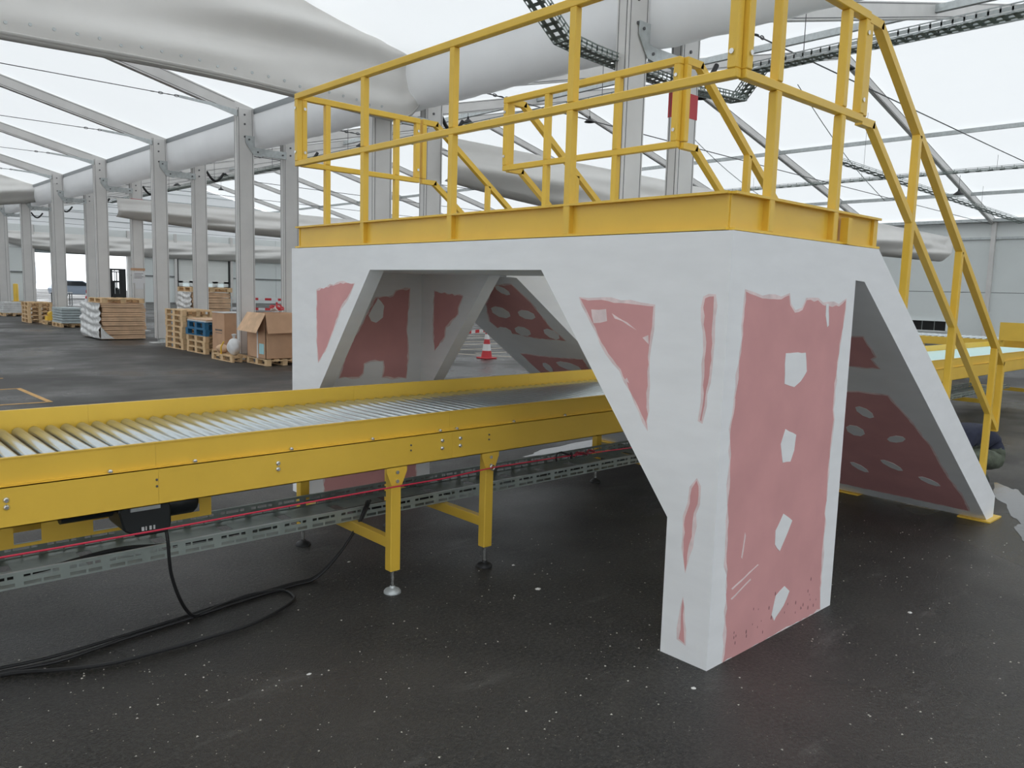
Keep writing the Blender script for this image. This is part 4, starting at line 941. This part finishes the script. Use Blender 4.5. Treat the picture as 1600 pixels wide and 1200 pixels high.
# small workstation near the doorway
t = thing('workstation', (9.6, 54, 0), 'small grey workstation with black screen before the open doorway', 'workstation')
MB().box(9.1, 10.2, 53.7, 54.3, .78, .82).build('desk_top', PAPER, t)
for x in (9.14, 10.16):
    for y in (53.74, 54.26): MB().box(x-.025, x+.025, y-.025, y+.025, 0, .78).build('leg', GIRT, t)
MB().box(9.5, 9.95, 53.97, 54.01, .98, 1.26).build('screen', BLK, t); MB().box(9.70, 9.75, 54.0, 54.03, .82, 1.05).build('stand', BLK, t)
MB().box(9.2, 9.4, 53.85, 54.1, .82, 1.45).build('scanner_tower', GREY, t)

# ================================================================== CROSS CONVEYOR BY THE SIDE WALL
t = thing('roller_conveyor', (16.5, 6, 0), 'yellow cross conveyor with visible roller ends, further back on the right', 'conveyor')
for x in (16.1, 17.0): MB().box(x-.03, x+.03, 1.0, 14, .80, .97).build('side_profile', YEL, t)
rp = MB().lathe([(.03, -.44), (.03, .44)], (0, 0, 0), 10, 'x').build('roller', ROL_, None, smooth=True); rp.parent = t
oo = ORG[t.name]
for i in range(96):
    o = rp if i == 0 else rp.copy()
    if i: COL.objects.link(o); o.parent = t
    o.location = Vector((16.55, 1.4+.13*i, .975))-oo
for y in (1.5, 4.4, 5.3, 8, 11, 13.5):
    for x in (16.1, 17.0): MB().box(x-.035, x+.035, y-.035, y+.035, 0, .80).build('leg', YEL, t)
    MB().box(16.1, 17.0, y-.025, y+.025, .3, .36).build('crossbar', YEL, t)
t = thing('guard_panel', (15.9, 2.6, 0), 'yellow sheet guard panel standing at the right edge above the conveyors', 'guard')
MB().box(15.75, 15.79, 1.0, 3.35, .98, 1.36).build('panel', YEL, t); MB().box(15.74, 15.80, 2.0, 2.04, .98, 1.36).build('seam', YEL, t)
for y in (1.1, 2.2, 3.3): MB().box(15.79, 15.84, y-.03, y+.03, 0, 1.34).build('post', YEL, t)

# ================================================================== CROUCHING PERSON
def person():
    ang = math.radians(142); base = Vector((5.26, .49, 0))
    t = thing('person', base, 'person in navy top and camouflage trousers crouching behind the stair foot', 'person')
    V = []; E = []; T = []
    def v(p, r, tg, link=None):
        V.append((Vector(p), r)); T.append(tg)
        if link is not None: E.append((link, len(V)-1))
        return len(V)-1
    pel = v((-.13, 0, .27), (.135, .15), 'leg')
    sp = v((-.09, 0, .39), (.135, .165), 'top', pel); s2 = v((.03, 0, .475), (.13, .175), 'top', sp); ch_ = v((.17, 0, .50), (.125, .17), 'top', s2)
    nk = v((.30, 0, .50), .06, 'top', ch_); h0 = v((.36, 0, .49), .062, 'head', nk); h1 = v((.43, 0, .475), (.098, .085), 'hair', h0); h2 = v((.50, 0, .445), (.08, .072), 'head', h1)
    for s in (1, -1):
        sh = v((.20, s*.17, .49), .07, 'top', ch_); e0 = v((.30, s*.215, .38), .052, 'top', sh); e1 = v((.37, s*.22, .28), .046, 'top', e0); f1 = v((.46, s*.17, .22), .04, 'top', e1); wr_ = v((.54, s*.12, .17), .028, 'hand', f1)
        pm = v((.59, s*.10, .145), (.018, .036), 'hand', wr_); kn = v((.63, s*.085, .125), (.015, .038), 'hand', pm)
        for q, (dy, ln) in enumerate(((-.03, .055), (-.01, .066), (.01, .062), (.03, .048))):
            a = v((.65+ln*.35, s*(.085+dy), .108), .0085, 'hand', kn); v((.655+ln*.8, s*(.083+dy), .075), .0075, 'hand', a)
        th = v((.61, s*.055, .12), .010, 'hand', pm); v((.64, s*.035, .098), .0085, 'hand', th)
        hp = v((-.08, s*.10, .26), .115, 'leg', pel); th1 = v((.06, s*.135, .31), .095, 'leg', hp); kn_ = v((.22, s*.165, .345), .072, 'leg', th1)
        k2 = v((.20, s*.16, .27), .066, 'leg', kn_); sn = v((.09, s*.15, .18), .062, 'leg', k2); an = v((0, s*.14, .095), .046, 'leg', sn)
        he = v((-.015, s*.14, .05), .045, 'shoe', an); to = v((.09, s*.15, .042), (.038, .046), 'shoe', he); v((.17, s*.155, .038), (.03, .042), 'shoe', to)
    me = bpy.data.meshes.new('body'); me.from_pydata([p for p, r in V], E, [])
    o = bpy.data.objects.new('body', me); COL.objects.link(o)
    bm = bmesh.new(); bm.from_mesh(me); lay = bm.verts.layers.skin.verify(); bm.verts.ensure_lookup_table()
    for i, (p, r) in enumerate(V):
        bm.verts[i][lay].radius = r if isinstance(r, tuple) else (r, r); bm.verts[i][lay].use_root = (i == 0)
    bm.to_mesh(me); bm.free()
    sk = o.modifiers.new('skin', 'SKIN'); sk.use_smooth_shade = True; sb = o.modifiers.new('sub', 'SUBSURF'); sb.levels = 2; sb.render_levels = 2
    dg = bpy.context.evaluated_depsgraph_get(); ev = o.evaluated_get(dg); m2 = bpy.data.meshes.new_from_object(ev)
    bpy.data.objects.remove(o)
    mats = {'top': NAVY, 'leg': OLIVE, 'shoe': BLK, 'hand': SKIN, 'head': SKIN, 'hair': HAIR}; keys = list(mats)
    m2.materials.clear()
    for k in keys: m2.materials.append(mats[k])
    segs = [(V[a][0], V[b2][0], T[b2]) for a, b2 in E]
    for pol in m2.polygons:
        c = pol.center; best = None
        for a, b2, tg in segs:
            d = b2-a; u = max(0, min(1, (c-a).dot(d)/max(1e-9, d.dot(d)))); dd2 = (a+d*u-c).length
            if best is None or dd2 < best[0]: best = (dd2, tg)
        pol.material_index = keys.index(best[1]); pol.use_smooth = True
    R_ = Matrix.Rotation(ang, 4, 'Z')
    m2.transform(R_)
    ob = bpy.data.objects.new('body', m2); COL.objects.link(ob); ob.parent = t
    # face and belt
    def L2(p): return tuple(base+(R_ @ Vector(p)))
    for s in (1, -1):
        MB().lathe([(.004, -.012), (.011, -.006), (.012, 0), (.008, .008)], L2((.565, s*.032, .455)), 8).build('eye', DRK, t, smooth=True)
        MB().lathe([(.008, -.03), (.014, 0), (.01, .03)], L2((.44, s*.088, .46)), 8).build('ear', SKIN, t, smooth=True)
    MB().tube([L2((.565, 0, .45)), L2((.592, 0, .43)), L2((.57, 0, .42))], .011, 6).build('nose', SKIN, t, smooth=True)
    MB().tube([L2((.552, .02, .40)), L2((.562, 0, .398)), L2((.552, -.02, .40))], .006, 6).build('mouth', RED, t)
    return t
person()
